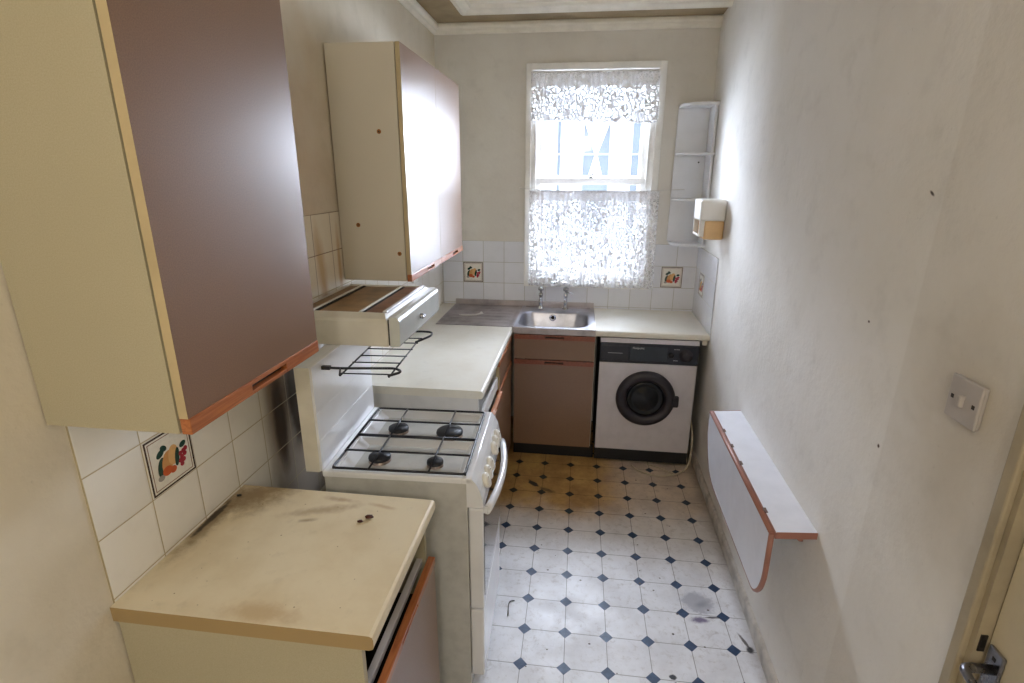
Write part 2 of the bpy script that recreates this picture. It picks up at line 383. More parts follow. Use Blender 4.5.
def lathe(bm, prof, o, axis, seg=32, mis=None, mi=0):
    """prof: (radius, height) along axis from o"""
    o = Vector(o); ax = Vector(axis).normalized(); u = ax.orthogonal().normalized(); w = ax.cross(u); rings = []
    for r, h in prof:
        if r < 1e-6: rings.append([bm.verts.new(o + ax * h)])
        else: rings.append([bm.verts.new(o + ax * h + (u * math.cos(2*PI*k/seg) + w * math.sin(2*PI*k/seg)) * r) for k in range(seg)])
    for i in range(len(rings) - 1):
        A, B = rings[i], rings[i+1]
        for k in range(seg):
            k2 = (k + 1) % seg
            if len(A) == 1 and len(B) == 1: continue
            if len(A) == 1: f = bm.faces.new((A[0], B[k2], B[k]))
            elif len(B) == 1: f = bm.faces.new((A[k], A[k2], B[0]))
            else: f = bm.faces.new((A[k], A[k2], B[k2], B[k]))
            f.smooth = True; f.material_index = mis[i] if mis else mi
def grid(bm, fn, nu, nv, mi=0, smooth=True):
    V = [[bm.verts.new(fn(i / nu, j / nv)) for j in range(nv + 1)] for i in range(nu + 1)]
    for i in range(nu):
        for j in range(nv):
            f = bm.faces.new((V[i][j], V[i+1][j], V[i+1][j+1], V[i][j+1])); f.smooth = smooth; f.material_index = mi
    return V
def text_into(bm, s, size, mapf, mi=0, depth=.0006):
    cu = bpy.data.curves.new('t', 'FONT'); cu.body = s; cu.size = size; cu.extrude = depth; cu.align_x = 'CENTER'; cu.resolution_u = 2
    ob = bpy.data.objects.new('t', cu); C.objects.link(ob)
    dg = bpy.context.evaluated_depsgraph_get(); me = bpy.data.meshes.new_from_object(ob.evaluated_get(dg))
    vs = [bm.verts.new(mapf(*v.co)) for v in me.vertices]
    for p in me.polygons:
        try: bm.faces.new([vs[i] for i in p.vertices]).material_index = mi
        except ValueError: pass
    bpy.data.objects.remove(ob); bpy.data.curves.remove(cu); bpy.data.meshes.remove(me)

def obj(name, bm, mats, parent=None, org=None, label=None, world=True, recalc=True):
    """link bm as ONE mesh object; verts are given in world space, org = where its origin goes"""
    if recalc: bmesh.ops.recalc_face_normals(bm, faces=bm.faces)
    o_ = Vector(org) if org is not None else None
    if parent is not None and o_ is None and world:
        p = parent; o_ = Vector((0, 0, 0))
        while p: o_ += p.location; p = p.parent
    if o_ is not None:
        for v in bm.verts: v.co -= o_
    me = bpy.data.meshes.new(name); bm.to_mesh(me); bm.free()
    for m in (mats if isinstance(mats, (list, tuple)) else [mats]): me.materials.append(m)
    o = bpy.data.objects.new(name, me); C.objects.link(o)
    if parent is not None: o.parent = parent
    elif o_ is not None: o.location = o_
    if label: o['label'] = label
    return o
def tag(o, label, cat, group=None, kind=None):
    o['label'] = label; o['category'] = cat
    if group: o['group'] = group
    if kind: o['kind'] = kind
    return o
def thing(name, label, cat, loc, group=None, rotz=0):
    o = bpy.data.objects.new(name, None); C.objects.link(o); o.location = loc; o.rotation_euler = (0, 0, rotz); o.empty_display_size = .1
    return tag(o, label, cat, group)
def struct(name, bm, mats, parent=None, label=None, org=None):
    o = obj(name, bm, mats, parent, org=org)
    if parent is None: o['kind'] = 'structure'
    if label: o['label'] = label
    return o

# right wall runs slightly out of square and leans a little
def WX(y, z): return 1.802 + .02 * (y + .6) - .010 * (z - .9)
def to_right(bm):
    for v in bm.verts: v.co.x = WX(v.co.y, v.co.z) - v.co.x

SKY_BACK, SKY_FRONT = 4.0, 36.0
H = .900; ZC = 2.765; YF = -5.2
# ------------------------------------------------------------------ shell
bm = new(); box(bm, -.1, 2.1, YF - .1, .3, -.08, 0); struct('floor', bm, M['floor'])
bm = new(); box(bm, -.15, 2.1, YF - .1, .3, ZC, ZC + .1); struct('ceiling', bm, M['ceil'])
bm = new(); box(bm, -.15, 0, YF - .1, .25, 0, ZC); struct('wall_left', bm, M['wall_l'])
bm = new(); box(bm, 0, 2.1, YF - .1, YF, 0, ZC); struct('wall_front', bm, M['wall_f'])
WL, WR, WB, WT = .645, 1.452, 1.085, 2.462       # window opening
bm = new()
box(bm, 0, WL, 0, .25, 0, ZC); box(bm, WR, 2.1, 0, .25, 0, ZC); box(bm, WL, WR, 0, .25, 0, WB); box(bm, WL, WR, 0, .25, WT, ZC)
struct('wall_back', bm, M['wall_b'])
bm = new()
DY0, DY1, DZ = -3.70, -2.903, 2.03
for y0, y1, z0, z1 in ((DY1, 0, 0, ZC), (YF, DY0, 0, ZC), (DY0, DY1, DZ, ZC)): box(bm, -.13, 0, y0, y1, z0, z1)
to_right(bm); struct('wall_right', bm, M['wall_r'])

# cornice on back and left walls, mitred
prof = [(0, 2.683), (.012, 2.684), (.022, 2.694), (.024, 2.708), (.034, 2.712), (.042, 2.722), (.042, 2.736), (.034, 2.744),
        (.225, 2.747), (.229, 2.736), (.245, 2.726), (.262, 2.728), (.280, 2.742), (.300, 2.748), (.310, ZC), (0, ZC)]
bm = new()
def sweep(fn):
    R = [[bm.verts.new(p) for p in ring] for ring in fn]
    for i in range(len(R) - 1):
        for k in range(len(prof)):
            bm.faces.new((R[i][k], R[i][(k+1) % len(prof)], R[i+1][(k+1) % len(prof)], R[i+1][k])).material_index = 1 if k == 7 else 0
    bm.faces.new(R[0][::-1]); bm.faces.new(R[-1])
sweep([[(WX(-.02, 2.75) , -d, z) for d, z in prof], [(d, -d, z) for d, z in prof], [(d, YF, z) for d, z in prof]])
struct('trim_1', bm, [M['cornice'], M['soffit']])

# tiled areas
TT = .006; TL = .003
bm = new(); box(bm, 0, TL, -2.953, -.0, H - .002, 1.670); box(bm, 0, TL, -2.474, -1.655, .60, H - .002); struct('trim_2', bm, M['tile_l'])
bm = new(); box(bm, TT, .606, -TT, 0, H - .002, 1.367); box(bm, 1.497, WX(0, 1.1), -TT, 0, H - .002, 1.367); box(bm, .606, 1.497, -TT, 0, H - .002, 1.048)
struct('trim_3', bm, M['tile_b'])
bm = new(); box(bm, 0, TT, -.612, -TT, H - .002, 1.362); to_right(bm); struct('trim_4', bm, M['tile_r'])
bm = new(); prism(bm, [(0, 0), (.014, 0), (.014, .058), (.010, .066), (.004, .072), (0, .072)], 'y', -2.877, -.02); to_right(bm)
struct('baseboard_right', bm, M['skirt'])
bm = new(); box(bm, 0, .016, YF, -2.975, 0, .09, bev=.003); struct('baseboard_left', bm, M['gloss'])

# door on the right
bm = new()
box(bm, 0, .014, DY1 - .001, -2.877, 0, DZ + .05, 0, .004); box(bm, 0, .018, DY0 - .05, DY0 + .002, 0, DZ + .05, 0, .005); box(bm, 0, .018, DY0 - .05, -2.877, DZ, DZ + .05, 0, .005)
to_right(bm); struct('trim_5', bm, M['jamb_paint'])
bm = new()
box(bm, -.13, .002, DY1 - .012, DY1, 0, DZ); box(bm, -.13, .004, DY0, DY0 + .022, 0, DZ); box(bm, -.13, .004, DY0, DY1, DZ - .022, DZ)
box(bm, -.016, -.004, DY1 - .0145, DY1 - .0115, .975, 1.012, 1, .0008); box(bm, -.013, -.007, DY1 - .0152, DY1 - .0125, .985, 1.002, 2)
to_right(bm); struct('trim_6', bm, [M['jamb_paint'], M['screw'], M['void']])
dr = bpy.data.objects.new('door_1', None); C.objects.link(dr); dr.location = (1.80, -3.62, 0); dr['kind'] = 'structure'
bm = new(); box(bm, -.060, -.020, DY0 + .024, DY1 - .014, .005, DZ - .024, 0, .003); to_right(bm); obj('door_panel', bm, M['door_paint'], dr)
bm = new(); hy = -2.944
box(bm, -.020, -.013, hy - .018, hy + .018, .862, 1.004, 0, .003)
to_right(bm); plate = obj('handle_plate', bm, M['chrome_old'], dr, label='worn chrome plate carrying the lever')
for z in (.865, .986):
    bm = new(); box(bm, -.0134, -.0122, hy - .004, hy + .004, z - .004, z + .004, 0, .0004); to_right(bm); obj('screw', bm, M['screw'], plate)
bm = new()
pts = arc([(-.014, hy, .962), (.034, hy, .963), (.038, hy - .03, .963), (.036, hy - .08, .952), (.028, hy - .115, .940)], .02, 4)
tube(bm, pts, [.009 - .003 * k / (len(pts) - 1) for k in range(len(pts))], 12)
to_right(bm); obj('lever_handle', bm, M['chrome_old'], dr)

# ------------------------------------------------------------------ window
win = bpy.data.objects.new('window_1', None); C.objects.link(win); win.location = (1.05, 0, 1.05); win['kind'] = 'structure'
bm = new()   # architrave
AO, AI = (.607, 1.497, 1.050, 2.505), (WL, WR, WB, WT)
box(bm, AO[0], AI[0], -.020, 0, AO[2], AO[3], 0, .004); box(bm, AI[1], AO[1], -.020, 0, AO[2], AO[3], 0, .004)
box(bm, AI[0] - .002, AI[1] + .002, -.020, 0, AI[3], AO[3], 0, .004); box(bm, AI[0] - .002, AI[1] + .002, -.024, 0, AO[2], AI[2], 0, .004)
obj('architrave', bm, M['gloss'], win)
bm = new()   # box lining with parting bead
for x0, x1, x2 in ((WL, .667, .680), (WR, 1.430, 1.417)):
    box(bm, x0, x1, 0, .16, WB, WT); box(bm, x1, x2, .004, .020, WB, WT, 0, .003); box(bm, x1, x2, .064, .074, WB, WT, 0, .002)
box(bm, WL, WR, 0, .16, WT - .03, WT); box(bm, WL, WR, 0, .25, WB, WB + .016)
obj('window_frame', bm, M['gloss'], win)
def sash(name, y0, y1, z0, z1, br, tr, st=.042):
    bm = new(); L, R = .670, 1.427
    box(bm, L, L + st, y0, y1, z0, z1, 0, .004); box(bm, R - st, R, y0, y1, z0, z1, 0, .004)
    box(bm, L + st - .003, R - st + .003, y0, y1, z0, z0 + br, 0, .004); box(bm, L + st - .003, R - st + .003, y0, y1, z1 - tr, z1, 0, .004)
    s = obj(name, bm, M['gloss'], win)
    bm = new(); ym = (y0 + y1) / 2; box(bm, L + st - .005, R - st + .005, ym - .002, ym + .002, z0 + br - .005, z1 - tr + .005)
    obj('pane', bm, M['glass'], s)
    return s
lo = sash('lower_sash', .022, .062, WB + .016, 1.800, .070, .042)
up = sash('upper_sash', .075, .115, 1.762, WT - .03, .040, .050)
bm = new()   # sash fastener
lathe(bm, [(.018, 0), (.018, .006), (.010, .012), (0, .012)], (1.055, .035, 1.80), (0, 0, 1), 16)
tube(bm, [(1.03, .03, 1.815), (1.06, .035, 1.822), (1.10, .045, 1.838)], [.005, .005, .004], 8)
obj('sash_fastener', bm, M['chrome_old'], win)

# lace curtains
def curtain(name, x0, x1, ztop, zbotf, yb, amp, waves, mat, label, hem=.0, nu=220, nv=24):
    bm = new()
    rnd = random.Random(name); ph = [rnd.uniform(0, 6.28) for _ in range(5)]
    def F(u, v):
        x = x0 + (x1 - x0) * u; zb = zbotf(u); z = ztop + (zb - ztop) * v
        w = math.sin(u * waves * 6.283 + ph[0] + .6 * math.sin(u * 9 + ph[1])) + .5 * math.sin(u * waves * 2.3 * 6.283 + ph[2])
        return (x + .004 * math.sin(v * 3 + u * 30), yb + amp * w * (.35 + .65 * v), z)
    grid(bm, F, nu, nv)
    o = obj(name, bm, mat, None, org=((x0 + x1) / 2, yb, ztop), recalc=False)
    sm = o.modifiers.new('thick', 'SOLIDIFY'); sm.thickness = .0006
    return tag(o, label, 'curtain')
def scal(u):
    b = 2.150 + (.012 if u < .70 else .0) + .004 * math.sin(u * 7)
    if .70 < u < .78: b += .032 * math.sin((u - .70) / .08 * PI)
    return b - .010 * abs(math.sin(u * 11 * PI))
curtain('lace_valance', .640, 1.458, 2.448, scal, -.030, .0045, 9, M['lace_top'], 'short white lace valance with scalloped hem across the window top')
curtain('lace_cafe_curtain', .642, 1.512, 1.720, lambda u: 1.064 - .006 * abs(math.sin(u * 14 * PI)), -.042, .008, 11, M['lace_low'], 'long white lace curtain hung from a wire over the lower sash')
bm = new(); tube(bm, [(.572, -.002, 1.732), (.575, -.04, 1.731), (.80, -.042, 1.719), (1.1, -.042, 1.716), (1.4, -.042, 1.72), (1.668, -.04, 1.733), (1.672, -.002, 1.734)], .0018, 6)
tag(obj('curtain_wire', bm, M['wire'], None, org=(.572, 0, 1.732)), 'thin stretched wire carrying the lower lace curtain', 'curtain wire')
bm = new(); tube(bm, [(.648, -.03, 2.450), (1.45, -.03, 2.450)], .004, 8)
box(bm, .6455, .652, -.036, 0, 2.443, 2.457); box(bm, 1.445, 1.4515, -.036, 0, 2.443, 2.457)
tag(obj('curtain_rod', bm, M['gloss'], None, org=(.648, -.03, 2.45)), 'slim white rod inside the window top holding the valance', 'curtain rod')

# ------------------------------------------------------------------ neighbour's house outside
FY = 8.0; kf = (FY + 3.785) / (5 + 3.785)
fx = lambda x: .996 + (x - .996) * kf
fz = lambda z: 1.81 + (z - 1.81) * kf
nb = thing('neighbouring_house', 'white rendered house front seen through the kitchen window', 'house', (1.2, FY, -1))
wins = [(fx(.22), fx(.66)), (fx(.973), fx(1.417)), (fx(1.72), fx(2.16)), (fx(-.6), fx(-.16))]
wins.sort(); zb, zt = fz(.95), fz(2.66)
bm = new(); xs = [-5] + [v for w in wins for v in w] + [2.95]
for i in range(0, len(xs), 2): box(bm, xs[i], xs[i+1], FY, FY + .3, -3, 4.3)
for a, b in wins: box(bm, a, b, FY, FY + .3, -3, zb); box(bm, a, b, FY, FY + .3, zt, 4.3)
obj('facade', bm, M['ext_white'], nb)
for a, b in wins:
    bm = new(); m_ = (zb + zt) / 2; zm = fz(2.143)
    for x0, x1, z0, z1 in ((a, a + .03, zb, zt), (b - .03, b, zb, zt), (a, b, zb, zb + .05), (a, b, zt - .05, zt), (a, b, zm - .015, zm + .015), (a, b, m_ - .03, m_ + .03)):
        box(bm, x0, x1, FY + .10, FY + .14, z0, z1)
    fr = obj('window', bm, M['ext_frame'], nb)
    bm = new(); box(bm, a, b, FY + .15, FY + .16, zb, zt); obj('pane', bm, M['ext_glass'], fr)
    bm = new(); c = (a + b) / 2; h = (b - a) / 2 - .03
    if abs(c - fx(1.195)) > .1: box(bm, c - h * .45, c + h * .75, FY + .125, FY + .135, zb + .06, zt - .05)
    else: prism(bm, [(c - h, zt - .05), (c + h, zt - .05), (c + .03, zm), (c - .03, zm)], 'y', FY + .125, FY + .135)
    if abs(c - fx(1.195)) < .1: prism(bm, [(c - .03, zm - .02), (c + .03, zm - .02), (c + h * .55, m_ + .02), (c - h * .55, m_ + .02)], 'y', FY + .125, FY + .135)
    obj('drape', bm, M['ext_cloth'], fr)
bm = new(); box(bm, -8, 10, .3, 14, -3.1, -3); struct('ground', bm, M['asphalt'])

# ------------------------------------------------------------------ fitted fronts
# map (u along the front, v up, w outwards) into the room
def mapL(x0, y0): return lambda u, v, w: (x0 + w, y0 + u, v)        # faces right (+X)
def mapB(x0, y0): return lambda u, v, w: (x0 + u, y0 - w, v)        # faces the camera (-Y)
def fbox(bm, mp, u0, u1, v0, v1, w0, w1, mi=0, bev=0, seg=2, front=None):
    a = mp(u0, v0, w0); b = mp(u1, v1, w1)
    fs = box(bm, a[0], b[0], a[1], b[1], a[2], b[2], mi, bev, seg)
    if front is not None and not bev:
        n0 = Vector(mp(0, 0, 1)) - Vector(mp(0, 0, 0))
        for f in fs:
            f.normal_update()
            if f.normal.dot(n0) > .9: f.material_index = front
    return fs
def front_panel(name, parent, mp, u0, u1, v0, v1, strip, slot, t=.018, sh=.030, wood='wood', front='brown', label=None, w0=.002):
    """laminate board with a wooden grip strip along its top or bottom, with a finger slot"""
    sv0, sv1 = (v1 - sh, v1) if strip == 'top' else (v0, v0 + sh)
    pv0, pv1 = (v0, v1 - sh) if strip == 'top' else (v0 + sh, v1)
    bm = new(); fbox(bm, mp, u0, u1, pv0, pv1, w0, w0 + t, 0, front=1)
    p = obj(name, bm, [M['edge'], M[front]], parent, label=label)
    bm = new(); s0, s1 = slot; q0 = sv0 + sh * .28; q1 = sv1 - sh * .30; W1 = w0 + t + .003
    fbox(bm, mp, u0, s0, sv0, sv1, w0, W1, 0, .002); fbox(bm, mp, s1, u1, sv0, sv1, w0, W1, 0, .002)
    fbox(bm, mp, s0 - .002, s1 + .002, q1, sv1, w0, W1, 0, .001); fbox(bm, mp, s0 - .002, s1 + .002, sv0, q0, w0, W1 - .001, 0, .001)
    fbox(bm, mp, s0 - .003, s1 + .003, q0 - .002, q1 + .002, w0 + .001, w0 + .005, 1)
    obj('grip_strip', bm, [M[wood], M['void']], p)
    return p
def carcass(bm, mp, u0, u1, v0, v1, d, t=.016, side=0, inner=1, top=True):
    fbox(bm, mp, u0, u0 + t, v0, v1, -d, 0, side); fbox(bm, mp, u1 - t, u1, v0, v1, -d, 0, side)
    fbox(bm, mp, u0 + t, u1 - t, v0, v0 + t, -d, 0, side)
    if top: fbox(bm, mp, u0 + t, u1 - t, v1 - t, v1, -d, 0, side)
    fbox(bm, mp, u0 + t, u1 - t, v0 + t, v1 - t, -d, -d + .006, inner)

# near wall cabinet
Y1 = -2.988
c1 = thing('wall_cabinet', 'large brown-doored wall cabinet with bright orange-brown grip, nearest the camera', 'cabinet', (0, Y1, 1.352))
mp = mapL(.279, Y1)
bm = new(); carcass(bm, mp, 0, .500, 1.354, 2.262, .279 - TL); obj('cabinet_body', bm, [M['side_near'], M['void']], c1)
front_panel('door', c1, mp, .002, .498, 1.352, 2.262, 'bottom', (.195, .335), w0=.003, sh=.032)
# far wall cabinet
Y2 = -1.650
c2 = thing('wall_cabinet', 'two-door wall cabinet with scorched cream side, above the cooker hood by the window', 'cabinet', (0, Y2, 1.385))
mp = mapL(.279, Y2)
bm = new(); carcass(bm, mp, 0, 1.000, 1.385, 2.287, .279 - TT); obj('cabinet_body', bm, [M['side'], M['void']], c2)
front_panel('door', c2, mp, .002, .499, 1.383, 2.287, 'bottom', (.24, .36), w0=.003)
front_panel('door', c2, mp, .501, .998, 1.383, 2.287, 'bottom', (.75, .87), w0=.003)
for (px, pz) in ((.200, 1.975), (.085, 1.615), (.255, 1.50)):
    bm = new(); lathe(bm, [(0, .0012), (.008 if pz > 1.6 else .006, .0010), (.009, 0)], (px, Y2, pz), (0, -1, 0), 14); obj('scorch_mark', bm, M['rust'], c2, label='orange scorch mark on the side panel')
    bm = new(); lathe(bm, [(0, .004), (.0025, .003), (.003, 0)], (px, Y2 - .001, pz), (0, -1, 0), 10); obj('screw', bm, M['screw'], c2)

# near base unit + its worktop
Y3 = -2.960
b1 = thing('base_cabinet', 'half-width floor cabinet with an empty drawer gap, nearest the camera', 'cabinet', (TT, Y3, 0))
mp = mapL(.575, Y3)
bm = new()
fbox(bm, mp, .003, .018, 0, .859, -.569, 0, 0); fbox(bm, mp, .462, .477, 0, .859, -.569, 0, 0)
fbox(bm, mp, .018, .462, .09, .106, -.569, 0, 0); fbox(bm, mp, .018, .462, .10, .855, -.569, -.56, 1)
fbox(bm, mp, .018, .462, .560, .570, -.56, -.02, 1)
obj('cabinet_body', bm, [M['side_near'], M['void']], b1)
bm = new(); fbox(bm, mp, .018, .462, .688, .706, -.028, -.010, 0, .001); obj('cross_rail', bm, M['rail'], b1, label='bare grey metal-faced rail under the drawer gap')
bm = new(); fbox(bm, mp, .02, .46, 0, .09, -.06, -.045, 0); obj('plinth', bm, M['black'], b1)
front_panel('door', b1, mp, .002, .478, .095, .704, 'top', (.17, .30), w0=.004, sh=.024, front='brown')
bm = new(); r_ = .012
prism(bm, [(TL, .862), (.595, .862), (.604, .866), (.6065, .874), (.6065, .889), (.604, .897), (.597, .900), (TL, .900)], 'y', Y3 - .006, Y3 + .483)
tag(obj('worktop', bm, M['top_near'], None, org=(TL, Y3 - .006, .862)), 'short grease-stained tan worktop on the nearest floor cabinet', 'worktop')
# bits lying on it
def lump(name, x, y, z, r, label, mat='crumb', sq=.5):
    bm = new(); bmesh.ops.create_icosphere(bm, subdivisions=3, radius=r); rn = random.Random(x * 1000 + y)
    from mathutils import noise as N
    for v in bm.verts:
        k = 1 + .45 * N.noise(v.co * (2.2 / r) + Vector((x * 50, y * 50, 0)))
        v.co = Vector((v.co.x * k * 1.2, v.co.y * k * .8, v.co.z * k * sq))
    zm = min(v.co.z for v in bm.verts)
    for v in bm.verts: v.co += Vector((x, y, z - zm))
    for f in bm.faces: f.smooth = True
    return tag(obj(name, bm, M[mat], None, org=(x, y, z)), label, 'crumb')
lump('food_crumb', .447, -2.585, .9002, .009, 'larger dark brown crumb on the stained near worktop')
lump('food_crumb', .430, -2.606, .9002, .006, 'smaller brown crumb just left of the larger one on the worktop')
lump('food_crumb', .026, -2.535, .9002, .006, 'tiny black crumb at the tiled wall on the near worktop', 'black')

# far left base units and worktop
b2 = thing('base_cabinet', 'floor cabinet with one drawer front missing between the cooker and the sink corner', 'cabinet', (TT, -1.645, 0))
mp = mapL(.575, -1.640)
bm = new(); fbox(bm, mp, 0, .016, 0, .859, -.569, 0, 0); fbox(bm, mp, .50, .516, .09, .859, -.569, 0, 0); fbox(bm, mp, 1.0, 1.016, 0, .859, -.569, 0, 0)
fbox(bm, mp, .016, 1.0, .09, .106, -.569, 0, 0); fbox(bm, mp, .016, 1.0, .10, .855, -.569, -.562, 1)
obj('cabinet_body', bm, [M['white_board'], M['void']], b2)
bm = new(); fbox(bm, mp, .0, 1.0, 0, .09, -.06, -.045, 0); obj('plinth', bm, M['black'], b2)
front_panel('door', b2, mp, .004, .505, .095, .690, 'top', (.20, .32), w0=.018, label='door standing slightly ajar')
front_panel('door', b2, mp, .509, 1.014, .095, .690, 'top', (.70, .82))
d2 = front_panel('drawer', b2, mp, .509, 1.014, .696, .856, 'top', (.70, .82))
bm = new(); m1 = mapL(.590, -1.640)
fbox(bm, m1, .022, .034, .712, .780, -.42, .0); fbox(bm, m1, .470, .482, .712, .780, -.42, .0); fbox(bm, m1, .034, .470, .712, .718, -.42, .0); fbox(bm, m1, .034, .470, .712, .775, -.012, .0)
obj('drawer_box', bm, M['white_board'], b2, label='white drawer box that has lost its front')
bm = new()
prism(bm, [(TL, .862), (.590, .862), (.598, .866), (.600, .874), (.600, .889), (.597, .897), (.590, .900), (TL, .900)], 'y', -1.648, -.5905)
box(bm, TL, .098, -.5905, -TT, .862, .900)
tag(obj('worktop', bm, M['top'], None, org=(TL, -1.648, .862)), 'long pale cream worktop between the cooker and the draining board', 'worktop')

# sink base
b3 = thing('base_cabinet', 'brown sink cabinet below the bowl, beside the washing machine', 'cabinet', (.608, -.58, 0))
mp = mapB(.606, -.578)
bm = new(); fbox(bm, mp, 0, .016, .09, .72, -.572, 0, 0); fbox(bm, mp, .500, .516, .09, .72, -.572, 0, 0)
fbox(bm, mp, 0, .016, .72, .858, -.02, 0, 0); fbox(bm, mp, .5, .516, .72, .858, -.02, 0, 0)
fbox(bm, mp, .016, .5, .09, .106, -.572, 0, 0); fbox(bm, mp, .016, .5, .106, .70, -.572, -.566, 1); fbox(bm, mp, .016, .50, .72, .858, -.02, -.012, 1)
obj('cabinet_body', bm, [M['side'], M['void']], b3)
bm = new(); fbox(bm, mp, 0, .538, 0, .09, -.03, -.015, 0); obj('plinth', bm, M['black'], b3)
front_panel('door', b3, mp, .004, .512, .092, .690, 'top', (.20, .32), wood='wood_x')
front_panel('drawer', b3, mp, .004, .512, .697, .857, 'top', (.20, .32), wood='wood_x', label='blank drawer front under the sink')

# stainless sink top
SX0, SX1, SY0, SY1 = .100, 1.118, -.602, -TT
sk = thing('sink_unit', 'stainless steel sink with a left-hand draining board under the window', 'sink', (SX0, SY0, .862))
BX0, BX1, BY0, BY1, BR = .622, 1.068, -.548, -.175, .085
def rrect(x0, x1, y0, y1, r, n=8):
    P = []
    for cx, cy, a0 in ((x1 - r, y1 - r, 0), (x0 + r, y1 - r, 90), (x0 + r, y0 + r, 180), (x1 - r, y0 + r, 270)):
        for k in range(n + 1):
            a = math.radians(a0 + 90 * k / n); P.append((cx + r * math.cos(a), cy + r * math.sin(a)))
    return P
bm = new()
def ring(P, z): return [bm.verts.new((x, y, z)) for x, y in P]
def bridge(A, B, mi=0, sm=True):
    n = len(A)
    for k in range(n):
        f = bm.faces.new((A[k], A[(k+1) % n], B[(k+1) % n], B[k])); f.smooth = sm; f.material_index = mi
zt_ = .903
DX1 = .602; SYD = -.588
# deck of the bowl part, as rings from square outline to bowl rim
O = rrect(DX1, SX1, SY0 + .004, SY1 - .006, .004); A = ring(O, zt_)
B_ = ring(rrect(BX0 - .016, BX1 + .016, BY0 - .016, BY1 + .016, BR + .016), zt_ - .001); Cc = ring(rrect(BX0 - .004, BX1 + .004, BY0 - .004, BY1 + .004, BR + .004), zt_ - .004)
D = ring(rrect(BX0, BX1, BY0, BY1, BR), zt_ - .014); E_ = ring(rrect(BX0 + .012, BX1 - .012, BY0 + .012, BY1 - .012, BR), .775)
F = ring(rrect(BX0 + .028, BX1 - .028, BY0 + .028, BY1 - .028, BR), .752); G = ring(rrect(BX0 + .07, BX1 - .07, BY0 + .07, BY1 - .07, .05), .745)
for a, b in ((A, B_), (B_, Cc), (Cc, D), (D, E_), (E_, F), (F, G)): bridge(a, b)
cen = [bm.verts.new((.84 + .02 * math.cos(math.radians(45 + 360 * k / 36)), -.36 + .02 * math.sin(math.radians(45 + 360 * k / 36)), .742)) for k in range(len(G))]
bridge(G, cen); bm.faces.new(cen[::-1])
obj('bowl', bm, M['steel'], sk, recalc=False, label='rectangular round-cornered steel bowl')
bm = new()    # drainer with raised rim and ribs
def dz(x, y):
    e = min(x - SX0, DX1 - x, y - SYD, SY1 - y)
    base = zt_ if e < .018 else zt_ - .006 * min(1, (e - .018) / .012)
    if SX0 + .05 < x < DX1 - .05 and -.50 < y < -.10:
        base += .0035 * max(0, math.sin((y + .5) / .04 * PI)) ** 2
    return base
NU, NVv = 50, 90
grid(bm, lambda u, v: (SX0 + (DX1 - SX0) * u, SYD + (SY1 - .006 - SYD) * v, dz(SX0 + (DX1 - SX0) * u, SYD + (SY1 - SYD) * v)), NU, NVv)
obj('drainer', bm, M['steel_dull'], sk, recalc=False, label='dull ribbed draining board')
bm = new()    # front apron, side skirt and back upstand
box(bm, DX1, SX1, SY0, SY0 + .004, .862, .903, 0, .0015); box(bm, SX0, DX1, SYD, SYD + .003, .870, .903); box(bm, SX1 - .002, SX1, SY0, SY1, .880, .903); box(bm, SX0, SX0 + .002, SYD, SY1, .880, .903)
box(bm, SX0, SX1, SY1 - .012, SY1, .895, .940, 0, .004)
tube(bm, [(.63, SY1 - .040, .904), (1.09, SY1 - .040, .904)], .004, 8)
obj('upstand', bm, M['steel_dull'], sk)
bm = new(); lathe(bm, [(0, 0), (.020, 0), (.024, .003), (.024, .006), (.012, .006), (.010, .003), (0, .003)], (.832, BY1 + .004 - .010, .865), (0, -1, .05), 20, mis=[0, 0, 0, 0, 1, 1])
obj('overflow', bm, [M['chrome'], M['void']], sk)
def tap(x, y, lever):
    bm = new(); lathe(bm, [(.022, 0), (.022, .004), (.015, .010), (.0125, .020), (.0125, .085), (.016, .092), (.016, .108), (.010, .114), (0, .114)], (x, y, .903), (0, 0, 1), 18)
    tube(bm, arc([(x, y, .965), (x, y - .045, .992), (x, y - .085, .985), (x, y - .092, .955)], .03), .0085, 10)
    t = obj('tap', bm, M['chrome'], sk)
    bm = new(); zz = 1.017
    lathe(bm, [(.007, 0), (.007, .014), (.019, .018), (.021, .030), (.018, .040), (.008, .045), (0, .045)], (x, y, zz), (0, 0, 1), 12)
    if lever: tube(bm, [(x, y, zz + .010), (x + .03, y - .008, zz + .004), (x + .050, y - .014, zz - .002)], [.006, .006, .004], 8)
    obj('tap_head', bm, M['chrome'], t)
tap(.738, -.075, False); tap(.915, -.075, True)
bm = new()   # scrap of white film on the drainer
pts = [(.20, -.345, .9035), (.25, -.355, .905), (.31, -.335, .9035), (.345, -.29, .9045), (.335, -.245, .9035)]
tube(bm, [(a, b, c + .002) for a, b, c in pts], [.005, .014, .010, .015, .005], 8)
for v in bm.verts: v.co.z = .9036 + (v.co.z - .9036) * .35
tag(obj('plastic_scrap', bm, M['disp_white'], None, org=(.27, -.33, .9036)), 'crumpled white plastic scrap lying on the draining board', 'scrap')

# right worktop
bm = new()
WXR = WX(-.3, .9) - TT - .001
prism(bm, [(-TT, .862), (-.592, .862), (-.600, .866), (-.602, .874), (-.602, .889), (-.599, .897), (-.592, .900), (-TT, .900)], 'x', 1.120, WXR)
tag(obj('worktop', bm, M['top'], None, org=(1.12, -.602, .862)), 'pale cream worktop over the washing machine, right of the sink', 'worktop')
bm = new(); box(bm, 1.765, 1.795, -.585, -.565, .83, .861); tag(obj('worktop_batten', bm, M['side'], None, org=(1.765, -.585, .83)), 'small batten under the worktop at the right wall', 'batten')

